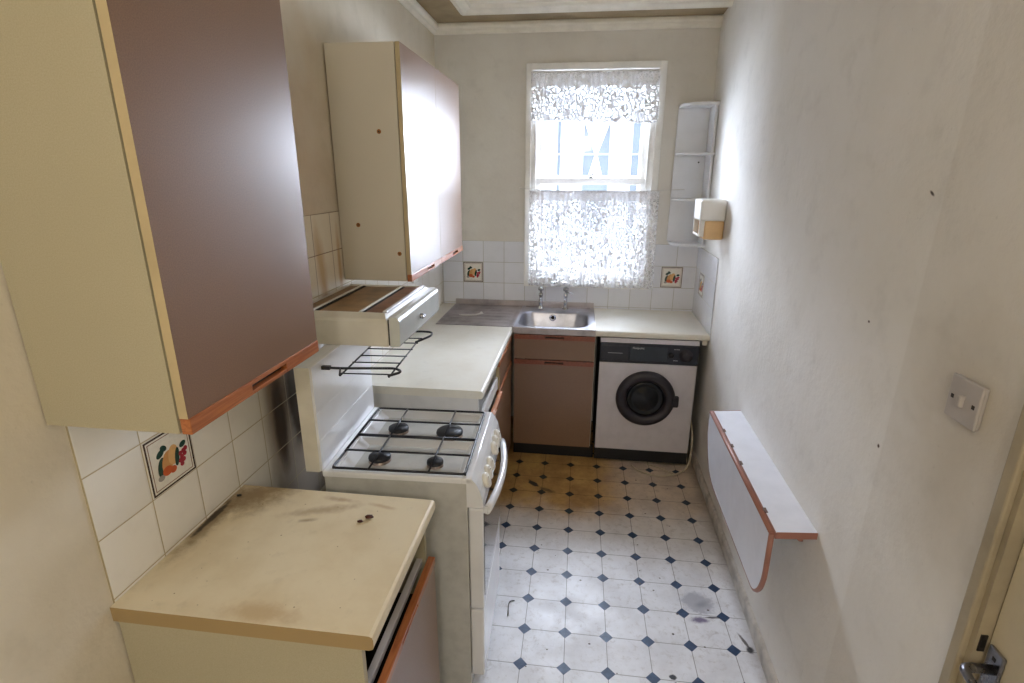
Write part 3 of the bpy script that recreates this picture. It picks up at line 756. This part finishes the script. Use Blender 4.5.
# ------------------------------------------------------------------ washing machine
wm = thing('washing_machine', 'white front-loading washing machine with black porthole under the worktop', 'washing machine', (1.152, -.60, 0))
bm = new(); box(bm, 1.154, 1.746, -.590, -.06, .015, .858, 1, .004); obj('casing', bm, [M['washer_white'], M['base_grey']], wm, label='dark side casing')
bm = new(); box(bm, 1.152, 1.748, -.604, -.588, .097, .699, 0, .004); obj('front_panel', bm, M['washer_white'], wm)
bm = new(); box(bm, 1.152, 1.748, -.602, -.588, .829, .858, 0, .003); obj('top_trim', bm, M['washer_white'], wm)
bm = new(); box(bm, 1.150, 1.750, -.600, -.586, .016, .095, 0, .003); obj('kickboard', bm, M['base_grey'], wm)
bm = new(); box(bm, 1.151, 1.749, -.606, -.588, .701, .828, 0, .004)
box(bm, 1.152, 1.748, -.6075, -.605, .709, .712, 1); box(bm, 1.152, 1.748, -.6075, -.605, .819, .821, 1)
for k, (tx, tz, w) in enumerate(((1.60, .800, .035), (1.60, .728, .030), (1.43, .775, .05))): 
    for j in range(5): box(bm, tx + j * w / 5, tx + j * w / 5 + w / 9, -.6072, -.605, tz, tz + .004, 2)
cp = obj('control_panel', bm, [M['washer_panel'], M['washer_ring'], M['ink']], wm)
bm = new(); box(bm, 1.160, 1.330, -.613, -.604, .716, .814, 0, .004); box(bm, 1.20, 1.29, -.6138, -.612, .765, .767, 1)
obj('detergent_drawer', bm, [M['washer_panel'], M['ink']], wm)
bm = new(); box(bm, 1.338, 1.56, -.609, -.604, .720, .812, 0, .002); obj('programme_plate', bm, M['washer_panel2'], wm)
bm = new(); text_into(bm, 'Hotpoint', .019, lambda x, y, z: (1.385 + x, -.6095 - z, .796 + y)); obj('lettering', bm, M['ink'], wm, label='small pale maker name on the panel', recalc=False)
bm = new(); lathe(bm, [(.042, 0), (.042, .006), (.034, .010), (.026, .024), (.022, .028), (0, .028)], (1.672, -.605, .764), (0, -1, 0), 28); box(bm, 1.669, 1.675, -.634, -.62, .742, .786); lathe(bm, [(.042, .0065), (.040, .0068)], (1.672, -.605, .764), (0, -1, 0), 28); obj('programme_knob', bm, M['washer_ring'], wm)
bm = new(); lathe(bm, [(.018, 0), (.018, .010), (.014, .016), (0, .016)], (1.583, -.608, .764), (0, -1, 0), 20); obj('knob', bm, M['black'], wm)
dc = (1.450, -.604, .470)
bm = new(); lathe(bm, [(.183, 0), (.184, .012), (.178, .026), (.160, .034), (.138, .034), (.126, .026), (.118, .014), (.116, .002)], dc, (0, -1, 0), 56)
rg = obj('porthole_ring', bm, M['washer_ring'], wm)
bm = new(); lathe(bm, [(.118, .006), (.112, .016), (.100, .018), (.088, .010), (.078, .012), (.050, .022), (0, .026)], dc, (0, -1, 0), 48)
obj('porthole_glass', bm, M['washer_glass'], wm)
bm = new(); box(bm, 1.615, 1.655, -.634, -.606, .425, .500, 0, .010, 3); obj('door_catch', bm, M['washer_ring'], wm)
# cable / hose on floor
bm = new()
tube(bm, arc([(1.762, -.30, .40), (1.766, -.632, .24), (1.752, -.665, .04), (1.68, -.72, .0075), (1.53, -.765, .0075), (1.42, -.70, .0075), (1.395, -.64, .0075)], .09, 8), .0055, 8)
tag(obj('waste_hose', bm, M['cable'], None, org=(1.50, -.75, 0)), 'cream cable looping over the floor beside the washing machine', 'cable')
bm = new(); tube(bm, arc([(1.655, -.712, .0055), (1.62, -.690, .0055), (1.56, -.64, .0055), (1.50, -.615, .0055)], .05, 5), .0045, 8)
tag(obj('plug_cable', bm, M['cable'], None, org=(1.60, -.68, 0)), 'short straight cream lead running under the washing machine', 'cable')

# ------------------------------------------------------------------ cooker (local frame)
ck = thing('gas_cooker', 'freestanding white gas cooker with open lid and four burners', 'cooker', (.207, -2.378, 0), rotz=math.radians(2.2))
def ckp(name, bm, mats, parent=None, label=None, recalc=True): return obj(name, bm, mats, parent or ck, world=False, label=label, recalc=recalc)
CW, CD, HZ = .500, .487, .905       # y extent, x extent, hob height
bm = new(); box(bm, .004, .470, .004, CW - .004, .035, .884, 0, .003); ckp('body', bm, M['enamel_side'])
for fx_, fy_ in ((.04, .04), (.43, .04), (.04, .46), (.43, .46)):
    bm = new(); lathe(bm, [(0, 0), (.018, 0), (.018, .010), (.010, .014), (.010, .045)], (fx_, fy_, 0), (0, 0, 1), 14); ckp('foot', bm, M['black'])
# hob: rim frame with two pressed wells
bm = new()
X0, X1, Yn, Yf = 0, CD, 0, CW
ri = [(.040, .450, .022, .478)]
def frm(x0, x1, y0, y1, a0, a1, b0, b1):
    box(bm, x0, a0, y0, y1, .883, HZ, 0, .005, 3); box(bm, a1, x1, y0, y1, .883, HZ, 0, .005, 3)
    box(bm, a0 - .006, a1 + .006, y0, b0, .883, HZ, 0, .005, 3); box(bm, a0 - .006, a1 + .006, b1, y1, .883, HZ, 0, .005, 3)
a0, a1, b0, b1 = .040, .448, .024, .476
frm(X0, X1, Yn, Yf, a0, a1, b0, b1)
def well(x0, x1, y0, y1, zt, zb, s0, s1, s2, s3):
    T = [bm.verts.new(p) for p in ((x0, y0, zt), (x1, y0, zt), (x1, y1, zt), (x0, y1, zt))]
    B = [bm.verts.new(p) for p in ((x0 + s0, y0 + s1, zb), (x1 - s2, y0 + s1, zb), (x1 - s2, y1 - s3, zb), (x0 + s0, y1 - s3, zb))]
    for k in range(4): bm.faces.new((T[k], T[(k+1) % 4], B[(k+1) % 4], B[k]))
    bm.faces.new(B)
ym = .250
well(a0 - .002, a1 + .002, b0 - .002, ym, HZ - .006, HZ - .026, .055, .018, .022, .040)
well(a0 - .002, a1 + .002, ym, b1 + .002, HZ - .006, HZ - .026, .055, .022, .022, .040)
ckp('hob', bm, M['enamel'], recalc=False, label='glossy white hob with two pressed wells')
for bx, by, br in ((.150, .120, .038), (.345, .105, .028), (.152, .335, .038), (.350, .325, .050)):
    bm = new(); zb_ = HZ - .026
    lathe(bm, [(br * 1.2, 0), (br * 1.15, .002), (br * 1.02, .004), (br, .006), (br * .95, .014), (br * .8, .016)], (bx, by, zb_), (0, 0, 1), 28)
    bn = ckp('burner', bm, M['burner_ring'])
    bm = new(); lathe(bm, [(br * .98, .014), (br, .018), (br * .96, .024), (br * .3, .026), (0, .026)], (bx, by, zb_), (0, 0, 1), 28); ckp('burner_cap', bm, M['burner'], bn)
# pan supports
bm = new(); gz = HZ + .007; gr = .0042
gx0, gx1, gy0, gy1 = .030, .462, .014, .474
tube(bm, arc([(gx0, gy0 + .1, gz), (gx0, gy0, gz), (gx1, gy0, gz), (gx1, gy1, gz), (gx0, gy1, gz), (gx0, gy0 + .1, gz)], .012, 4), gr, 8)
tube(bm, [(gx0, .243, gz), (gx1, .243, gz)], gr * 1.35, 8)
for yy in (.130, .362): tube(bm, [(gx0, yy, gz + .001), (gx1, yy, gz + .001)], gr * .9, 8)
for xx, ya, yb in ((.150, gy0, .243), (.345, gy0, .243), (.150, .243, gy1), (.345, .243, gy1)):
    tube(bm, [(xx, ya, gz + .002), (xx, yb, gz + .002)], gr * .8, 8)
for xx in (gx0, gx1):
    for yy in (gy0 + .006, .236, .25, gy1 - .006): tube(bm, [(xx, yy, gz), (xx, yy, HZ - .002)], gr * .8, 6)
ckp('pan_support', bm, M['grate'], label='black wire pan supports')
# lid standing open
bm = new()
for f_ in box(bm, -.052, -.006, .0, CW, HZ - .004, 1.256, 0)[1:2]: f_.material_index = 1
box(bm, -.012, .002, .003, CW - .003, HZ - .003, 1.257, 1, .002)
for zz in (1.005, 1.10): box(bm, .001, .0028, .01, CW - .01, zz, zz + .0025, 1)
ld = ckp('lid', bm, [M['enamel_edge'], M['enamel']], label='open white lid with yellowed edge')
for yy in (.05, .45):
    bm = new(); tube(bm, [(-.055, yy - .03, HZ - .002), (-.055, yy + .03, HZ - .002)], .006, 8); ckp('hinge', bm, M['chrome_old'], ld)
# control panel, sloping
bm = new()
prism(bm, [(.468, .800), (.468, .904), (.487, .901), (.500, .885), (.512, .860), (.520, .825), (.522, .802)], 'y', 0, CW)
ckp('control_panel', bm, M['enamel'])
nrm = Vector((.92, 0, .38)).normalized()
for yy in (.085, .135, .190, .300, .350, .400):
    bm = new(); o = Vector((.513, yy, .848)); lathe(bm, [(.022, 0), (.026, .006), (.0255, .013), (.022, .017), (0, .018)], o, nrm, 24)
    kx = o + nrm * .017; box(bm, kx.x - .003, kx.x + .002, yy - .003, yy + .003, kx.z - .014, kx.z + .014, 0, .001)
    ckp('control_knob', bm, M['knob'])
# oven door, handle, drawer
bm = new(); box(bm, .472, .520, .004, CW - .004, .395, .795, 0, .006, 3); od = ckp('oven_door', bm, M['enamel'])
bm = new(); box(bm, .5195, .5215, .022, CW - .022, .440, .775, 0, .001); ckp('oven_glass', bm, M['oven_glass'], od, label='dark reflective oven glass')
bm = new(); P = []
for k in range(17):
    t = k / 16; P.append((.530 + .027 * math.sin(PI * t) ** .8, .018 + (CW - .036) * t, .782))
tube(bm, P, [.013] * 17, 10)
for v in bm.verts: v.co.z = .782 + (v.co.z - .782) * 1.25
tube(bm, [(.515, .020, .782), (.534, .020, .782)], .012, 10); tube(bm, [(.515, CW - .020, .782), (.534, CW - .020, .782)], .012, 10)
ckp('oven_handle', bm, M['enamel'], od, label='bowed white door handle')
bm = new(); box(bm, .472, .518, .004, CW - .004, .100, .388, 0, .006, 3); ckp('bottom_drawer', bm, M['enamel'])
bm = new(); box(bm, .40, .455, .02, CW - .02, .03, .098, 0); ckp('plinth', bm, M['base_grey'])
# wire plate rack clipped to the lid
bm = new(); rz = 1.232; R3 = .0042
tube(bm, arc([(.000, .075, rz), (.060, .075, rz - .001), (.235, .090, rz), (.262, .072, rz - .004), (.228, .052, rz - .010), (.222, .050, rz - .012)], .02, 5), R3, 8)
tube(bm, arc([(.000, .470, rz), (.220, .505, rz), (.258, .500, rz - .001), (.260, .462, rz - .004), (.218, .395, rz - .010)], .025, 5), R3, 8)
tube(bm, [(.062, .075, rz), (.066, .055, rz - .016), (.070, .050, rz - .016)], .003, 6)
for a, b in (((.072, .045), (.062, .450)), ((.226, .048), (.218, .450))): tube(bm, [(a[0], a[1], rz - .014), (b[0], b[1], rz - .014)], .0028, 6)
for yy in (.060, .165, .235, .310, .385, .445): tube(bm, [(.066, yy, rz - .012), (.228, yy + .006, rz - .012)], .0022, 6)
box(bm, .002, .030, .068, .082, rz - .006, rz + .006, 0, .001); box(bm, .002, .030, .463, .477, rz - .006, rz + .006, 0, .001)
ckp('plate_rack', bm, M['grate'], label='thin black wire plate rack')

# ------------------------------------------------------------------ cooker hood
hx, hy0, hy1, hz0, hz1 = .372, -2.150, -1.622, 1.258, 1.365
hd = thing('cooker_hood', 'boxy cream extractor hood with greasy brown top on the left wall', 'cooker hood', (TT, hy0, hz0))
bm = new()
# shell sides with bevelled top edge
T = TT + .002
def quad(*p): bm.faces.new([bm.verts.new(q) for q in p])
outer = [(T, hy0), (hx, hy0), (hx, hy1), (T, hy1)]
zs = [(0, hz0), (0, hz1 - .022), (.006, hz1 - .012), (.035, hz1), (.044, hz1), (.046, hz1 - .007)]
rings = []
for ins, z in zs:
    rings.append([bm.verts.new(p) for p in ((T + min(ins, .02), hy0 + ins, z), (hx - min(ins, .02), hy0 + ins, z), (hx - min(ins, .02), hy1 - ins * .6, z), (T + min(ins, .02), hy1 - ins * .6, z))])
for i in range(len(rings) - 1):
    for k in range(4): bm.faces.new((rings[i][k], rings[i][(k+1) % 4], rings[i+1][(k+1) % 4], rings[i+1][k]))
bm.faces.new(rings[0][::-1])
fl = bm.faces.new(rings[-1]); fl.material_index = 1
hb = obj('hood_shell', bm, [M['hood'], M['grease']], hd)
bm = new(); box(bm, .268, .350, hy0 + .048, hy1 - .030, hz1 - .0068, hz1 - .004, 0); obj('side_tray', bm, M['grease_red'], hd, label='reddish greasy strip of the top')
for sx in (.088, .262):
    bm = new(); box(bm, sx, sx + .012, hy0 + .052, hy1 - .035, hz1 - .0066, hz1 - .0035, 0); sl = obj('vent_slot', bm, M['void'], hd)
    bm = new(); box(bm, sx - .009, sx, hy0 + .050, hy1 - .033, hz1 - .0068, hz1 + .001, 0, .001); obj('slot_lip', bm, M['hood'], sl)
bm = new(); box(bm, .340, .356, hy0 + .046, hy1 - .028, hz1 - .006, hz1 + .005, 0, .003); obj('front_lip', bm, M['enamel'], hd, label='white raised lip')
bm = new(); box(bm, hx, hx + .006, hy0 + .004, hy1 - .03, hz0 + .004, hz1 - .014); obj('seam', bm, M['void'], hd)
bm = new()
prism(bm, [(hx + .006, hz0), (hx + .038, hz0 + .002), (hx + .042, hz0 + .010), (hx + .042, hz1 - .018), (hx + .036, hz1 - .008), (hx + .026, hz1 - .003), (hx + .006, hz1 - .003)], 'y', hy0 - .001, hy1 - .028)
ft = obj('hood_front', bm, M['hood_front'], hd, label='pale grey front fascia')
bm = new(); lathe(bm, [(.010, 0), (.010, .012), (.007, .016), (0, .016)], (hx + .041, hy0 + .235, hz0 + .050), (1, 0, 0), 16); box(bm, hx + .052, hx + .060, hy0 + .217, hy0 + .253, hz0 + .043, hz0 + .053, 0, .003)
obj('slider_knob', bm, M['chrome_old'], ft)

# ------------------------------------------------------------------ picture tiles
def fruit_tile(name, mapf, s, label):
    """mapf(a, b, d): a across, b up, d out of the wall; s = size"""
    bm = new()
    def bx(a0, a1, b0_, b1_, d0, d1, mi):
        vs = [bm.verts.new(mapf(a, b, d)) for d in (d0, d1) for a, b in ((a0, b0_), (a1, b0_), (a1, b1_), (a0, b1_))]
        for q in ((3,2,1,0),(4,5,6,7),(0,1,5,4),(1,2,6,5),(2,3,7,6),(3,0,4,7)): bm.faces.new([vs[i] for i in q]).material_index = mi
    def rim(i, w, d, mi):
        lo_, hi_ = i * s, s - i * s
        bx(lo_, hi_, lo_, lo_ + w, .001, d, mi); bx(lo_, hi_, hi_ - w, hi_, .001, d, mi); bx(lo_, lo_ + w, lo_ + w, hi_ - w, .001, d, mi); bx(hi_ - w, hi_, lo_ + w, hi_ - w, .001, d, mi)
    bx(.002, s - .002, .002, s - .002, 0, .0018, 0)
    rim(.025, .0045, .0024, 1); rim(.085, .0020, .0024, 2)
    def blob(ca, cb, ra, rb, ang, mi, d=.0026, n=18):
        P = []
        for k in range(n):
            t = 2 * PI * k / n; x = ra * math.cos(t); y = rb * math.sin(t)
            P.append(((ca + x * math.cos(ang) - y * math.sin(ang)) * s, (cb + x * math.sin(ang) + y * math.cos(ang)) * s))
        A = [bm.verts.new(mapf(a, b, .001)) for a, b in P]; B = [bm.verts.new(mapf(a, b, d)) for a, b in P]
        bm.faces.new(B).material_index = mi
        for k in range(n): bm.faces.new((A[k], A[(k+1) % n], B[(k+1) % n], B[k])).material_index = mi
    blob(.30, .66, .09, .055, .5, 3, .0022); blob(.38, .72, .07, .05, -.6, 3, .0023); blob(.78, .60, .075, .05, .3, 3, .0023)
    blob(.29, .42, .085, .17, -.2, 3, .0024); blob(.42, .46, .12, .19, -.35, 4, .0026); blob(.55, .52, .11, .17, -.2, 5, .0027)
    blob(.62, .45, .05, .16, -.2, 3, .0028); blob(.38, .32, .10, .08, 0, 6, .0029); blob(.24, .26, .07, .05, 0, 8, .0025); blob(.50, .28, .07, .06, 0, 6, .0028)
    for ca, cb in ((.70, .46), (.77, .48), (.72, .39), (.79, .42), (.75, .33), (.68, .34), (.70, .27), (.82, .50)): blob(ca, cb, .042, .042, 0, 7, .003)
    o = obj(name, bm, [M['pic_white'], M['pic_rim'], M['pic_rim2'], M['pic_green'], M['pic_pear'], M['pic_apricot'], M['pic_orange'], M['pic_red'], M['pic_grey']], None, org=mapf(s / 2, 0, 0))
    tag(o, label, 'tile')
for k, c in (('white', (236, 232, 222)), ('rim', (70, 52, 44)), ('rim2', (150, 120, 108)), ('green', (30, 66, 54)), ('pear', (214, 158, 96)), ('apricot', (228, 180, 120)), ('orange', (206, 98, 52)), ('red', (176, 52, 66)), ('grey', (160, 156, 150))):
    M['pic_' + k] = plain('picture_tile_' + k, c, .2, var=.05, scale=60)
fruit_tile('picture_tile', lambda a, b, d: (TL + d, -2.8005 + a, 1.0600 + b), .1525, 'fruit picture tile with dark border below the nearest wall cabinet')
fruit_tile('picture_tile', lambda a, b, d: (.1593 + a, -TT - d, 1.065 + b), .151, 'fruit picture tile above the draining board, left of the window')
fruit_tile('picture_tile', lambda a, b, d: (1.5693 + a, -TT - d, 1.065 + b), .151, 'fruit picture tile right of the window under the corner shelves')
fruit_tile('picture_tile', lambda a, b, d: (WX(-.308 + .151 - a, 1.06 + b) - TT - d, -.308 + .151 - a, 1.060 + b), .151, 'faded fruit picture tile on the right side wall above the worktop')

# socket under the far cabinet
bm = new(); box(bm, TT, TT + .012, -.74, -.65, 1.19, 1.276, 0, .003)
for q in ((-.700, 1.245), (-.71, 1.225), (-.685, 1.225)): box(bm, TT + .0118, TT + .0125, q[0] - .003, q[0] + .003, q[1] - .004, q[1] + .004, 1)
tag(obj('wall_socket', bm, [M['disp_white'], M['void']], None, org=(TT, -.70, 1.19)), 'white socket on the left tiles beyond the cooker hood', 'socket')

# ------------------------------------------------------------------ corner shelf unit
sh = thing('corner_shelf', 'tall white open corner shelf unit right of the window', 'shelf', (1.70, -.10, 1.38))
SXL = 1.588; sd = .200
def qshape(n=12):
    P = [(0, 0)]        # in (dx from right wall, dy from back wall)
    W_ = 1.800 - SXL
    for k in range(n + 1):
        t = k / n * PI / 2; P.append((W_ * math.sin(t) ** .8 * 1.0, sd * math.cos(t) ** .55))
    return P
def board(z, th, name):
    bm = new(); P = [(p, -q - .0) for p, q in qshape()]
    prism(bm, P, 'z', z, z + th); to_right(bm)
    for v in bm.verts: v.co.y -= .007
    obj(name, bm, M['shelf'], sh)
bm = new(); box(bm, SXL, WX(0, 1.8) - .012, -.0155, -.007, 1.392, 2.228); obj('back_panel', bm, M['shelf'], sh)
bm = new(); box(bm, .0065, .020, -.200, -.0155, 1.392, 2.228); to_right(bm); obj('side_panel', bm, M['shelf'], sh)
board(1.376, .016, 'bottom_board'); board(2.228, .016, 'top_board'); board(1.664, .013, 'shelf_board'); board(1.942, .013, 'shelf_board')
bm = new(); lathe(bm, [(.005, 0), (.005, .003), (0, .003)], (1.745, -.0155, 1.902), (0, -1, 0), 10); obj('screw', bm, M['screw'], sh)

# ------------------------------------------------------------------ dispenser
ds = thing('wall_dispenser', 'white and amber plastic dispenser on the right wall below the corner shelves', 'dispenser', (1.73, -.55, 1.48))
bm = new(); box(bm, .001, .140, -.668, -.470, 1.576, 1.692, 0, .014, 4); to_right(bm); obj('cover', bm, M['disp_white'], ds)
bm = new(); box(bm, .004, .112, -.665, -.473, 1.474, 1.580, 0, .012, 4); to_right(bm); obj('tank', bm, M['disp_amber'], ds, label='amber translucent lower tank')
bm = new(); box(bm, .108, .138, -.660, -.648, 1.49, 1.60, 0, .004); box(bm, .108, .138, -.490, -.478, 1.50, 1.60, 0, .004); box(bm, .128, .138, -.660, -.478, 1.49, 1.502, 0, .003); to_right(bm); obj('front_guard', bm, M['disp_white'], ds)

# ------------------------------------------------------------------ fold-down table
tb = thing('folding_table', 'white wall-mounted folding table with drooping leaf and pink-brown edging', 'table', (1.75, -1.82, .44))
ty0, ty1 = -2.285, -1.375
def droop(bm):
    for v in bm.verts: v.co.z -= v.co.x / .12 * .009
    to_right(bm)
bm = new(); box(bm, .001, .122, ty0, ty1, .737, .757, 0); box(bm, .001, .122, ty0 - .003, ty0, .735, .7585, 1, .001); box(bm, .001, .122, ty1, ty1 + .003, .735, .7585, 1, .001)
box(bm, .122, .125, ty0 - .003, ty1 + .003, .735, .756, 1)
droop(bm); obj('fixed_top', bm, [M['table_white'], M['table_edge']], tb)
lx0, lx1 = .129, .145
bm = new(); zb_ = .480; zt2 = .757; ly0, ly1 = ty0 - .004, ty1 - .012; P = [(ly0, zt2), (ly1, zt2)]
for k in range(13):
    a = math.radians(0 - 90 * k / 12); P.append((ly1 - .22 + .22 * math.cos(a), zb_ + .26 + .26 * math.sin(a)))
for k in range(13):
    a = math.radians(270 - 90 * k / 12); P.append((ly0 + .09 + .09 * math.cos(a), zb_ + .14 + .14 * math.sin(a)))
fs = prism(bm, P, 'x', lx0, lx1)
for f in fs[2:]: f.material_index = 1
droop(bm); obj('drop_leaf', bm, [M['table_white'], M['table_edge']], tb, label='hanging white leaf with rounded lower corners')
bm = new(); Q = [((lx0 + lx1) / 2, y, z) for y, z in P]; Q.append(Q[0]); tube(bm, [Vector(q) for q in Q], .0090, 8)
droop(bm); obj('leaf_edging', bm, M['table_edge'], tb)
for y in (-2.17, -1.86, -1.72, -1.58):
    bm = new(); box(bm, .116, .128, y - .012, y + .016, .757, .7582, 0); tube(bm, [(.126, y - .012, .756), (.126, y + .012, .756)], .0028, 8); droop(bm); obj('hinge', bm, M['hinge'], tb)
for y in (-2.20, -1.45):
    bm = new(); prism(bm, [(.001, .735), (.085, .730), (.085, .722), (.012, .660), (.001, .660)], 'y', y, y + .018); to_right(bm); obj('bracket', bm, M['table_edge'], tb)

# ------------------------------------------------------------------ light switch
sw = thing('light_switch', 'square grey light switch on the right wall near the door', 'light switch', (WX(-2.746, 1.40), -2.746, 1.36))
sy_, sz_ = -2.746, 1.402
bm = new(); box(bm, .0005, .008, sy_ - .042, sy_ + .042, sz_ - .042, sz_ + .042, 0, .003); to_right(bm); obj('back_box', bm, M['switch'], sw)
bm = new(); box(bm, .007, .014, sy_ - .044, sy_ + .044, sz_ - .044, sz_ + .044, 0, .003); to_right(bm); obj('face_plate', bm, M['switch'], sw)
bm = new(); box(bm, .013, .023, sy_ - .006, sy_ + .006, sz_ - .012, sz_ + .012, 0, .003); to_right(bm); obj('rocker', bm, M['switch'], sw)
for y in (sy_ - .030, sy_ + .030):
    bm = new(); box(bm, .0138, .0146, y - .004, y + .004, sz_ - .004, sz_ + .004, 0, .0003); to_right(bm); obj('screw', bm, M['screw'], sw)
# bent bit of black wire on the floor
bm = new(); tube(bm, arc([(.758, -1.976, .0035), (.752, -1.915, .0035), (.756, -1.895, .0035), (.776, -1.889, .0035)], .02, 5), .0022, 6)
tag(obj('wire_offcut', bm, M['black'], None, org=(.76, -1.93, 0)), 'short bent black wire lying on the vinyl floor beside the cooker', 'wire')

# ------------------------------------------------------------------ ceiling lamp behind the camera
lp = thing('pendant_lamp', 'pendant ceiling lamp with a plain white shade behind the viewer', 'lamp', (1.0, -4.85, 2.30))
bm = new(); tube(bm, [(1.0, -4.85, ZC), (1.0, -4.85, 2.42)], .004, 8); lathe(bm, [(.045, 0), (.045, .012), (.012, .03), (0, .03)], (1.0, -4.85, ZC - .001), (0, 0, -1), 20); obj('flex', bm, M['gloss'], lp)
bm = new(); lathe(bm, [(.022, 0), (.022, .05), (.018, .055), (0, .055)], (1.0, -4.85, 2.375), (0, 0, 1), 16); obj('lamp_holder', bm, M['gloss'], lp)

def light(name, typ, loc, energy, color, **kw):
    L = bpy.data.lights.new(name, typ); L.energy = energy; L.color = color
    for k, v in kw.items(): setattr(L, k, v)
    o = bpy.data.objects.new(name, L); C.objects.link(o); o.location = loc; return o
light('pendant_bulb', 'POINT', (1.0, -4.85, 2.30), 21, (1, .95, .89), shadow_soft_size=.12)
p = light('window_portal', 'AREA', (1.05, .20, 1.77), 1, (1, 1, 1), shape='RECTANGLE', size=.80, size_y=1.36)
p.rotation_euler = (math.radians(-90), 0, 0); p.data.cycles.is_portal = True
# overcast sky, much brighter on the side the window looks towards
w = bpy.data.worlds.new('daylight'); bpy.context.scene.world = w; w.use_nodes = True
nt = w.node_tree; bg = nt.nodes['Background']; tc = nt.nodes.new('ShaderNodeTexCoord'); sp = nt.nodes.new('ShaderNodeSeparateXYZ')
mr = nt.nodes.new('ShaderNodeMapRange'); mr.inputs[1].default_value = -.1; mr.inputs[2].default_value = .7; mr.inputs[3].default_value = SKY_BACK; mr.inputs[4].default_value = SKY_FRONT
nt.links.new(tc.outputs['Generated'], sp.inputs[0]); nt.links.new(sp.outputs['Y'], mr.inputs[0]); nt.links.new(mr.outputs[0], bg.inputs[1])
bg.inputs[0].default_value = (.83, .87, 1, 1)

# ------------------------------------------------------------------ camera
cam = bpy.data.cameras.new('camera'); co = bpy.data.objects.new('camera', cam); C.objects.link(co)
yaw, pitch, roll, f = -.1247, -.3032, .0052, 529.164
fw = Vector((math.sin(yaw) * math.cos(pitch), math.cos(yaw) * math.cos(pitch), math.sin(pitch)))
r0 = Vector((math.cos(yaw), -math.sin(yaw), 0)); u0 = r0.cross(fw)
r = r0 * math.cos(roll) + u0 * math.sin(roll); u = r.cross(fw)
mt = Matrix((r, u, -fw)).transposed().to_4x4(); mt.translation = (.9962, -3.7853, 1.8117); co.matrix_world = mt
cam.sensor_width = 36; cam.sensor_fit = 'HORIZONTAL'; cam.lens = f / 1024 * 36; cam.clip_start = .02
GR = {'wall_cabinet': 'brown-doored wall cabinets', 'base_cabinet': 'brown-fronted floor cabinets', 'worktop': 'cream worktops', 'picture_tile': 'fruit picture tiles', 'food_crumb': 'crumbs on the near worktop'}
for o in C.objects:
    g = GR.get(o.name.split('.')[0])
    if g and o.parent is None: o['group'] = g
for n in ('lace_valance', 'lace_cafe_curtain'): bpy.data.objects[n]['group'] = 'lace curtains at the window'
sc = bpy.context.scene; sc.camera = co
vs = sc.view_settings; vs.view_transform = 'Standard'; vs.look = 'None'; vs.gamma = 1; vs.exposure = 0.52; vs.use_curve_mapping = False
sc.cycles.use_denoising = True; sc.cycles.max_bounces = 10; sc.cycles.diffuse_bounces = 6; sc.cycles.transparent_max_bounces = 16
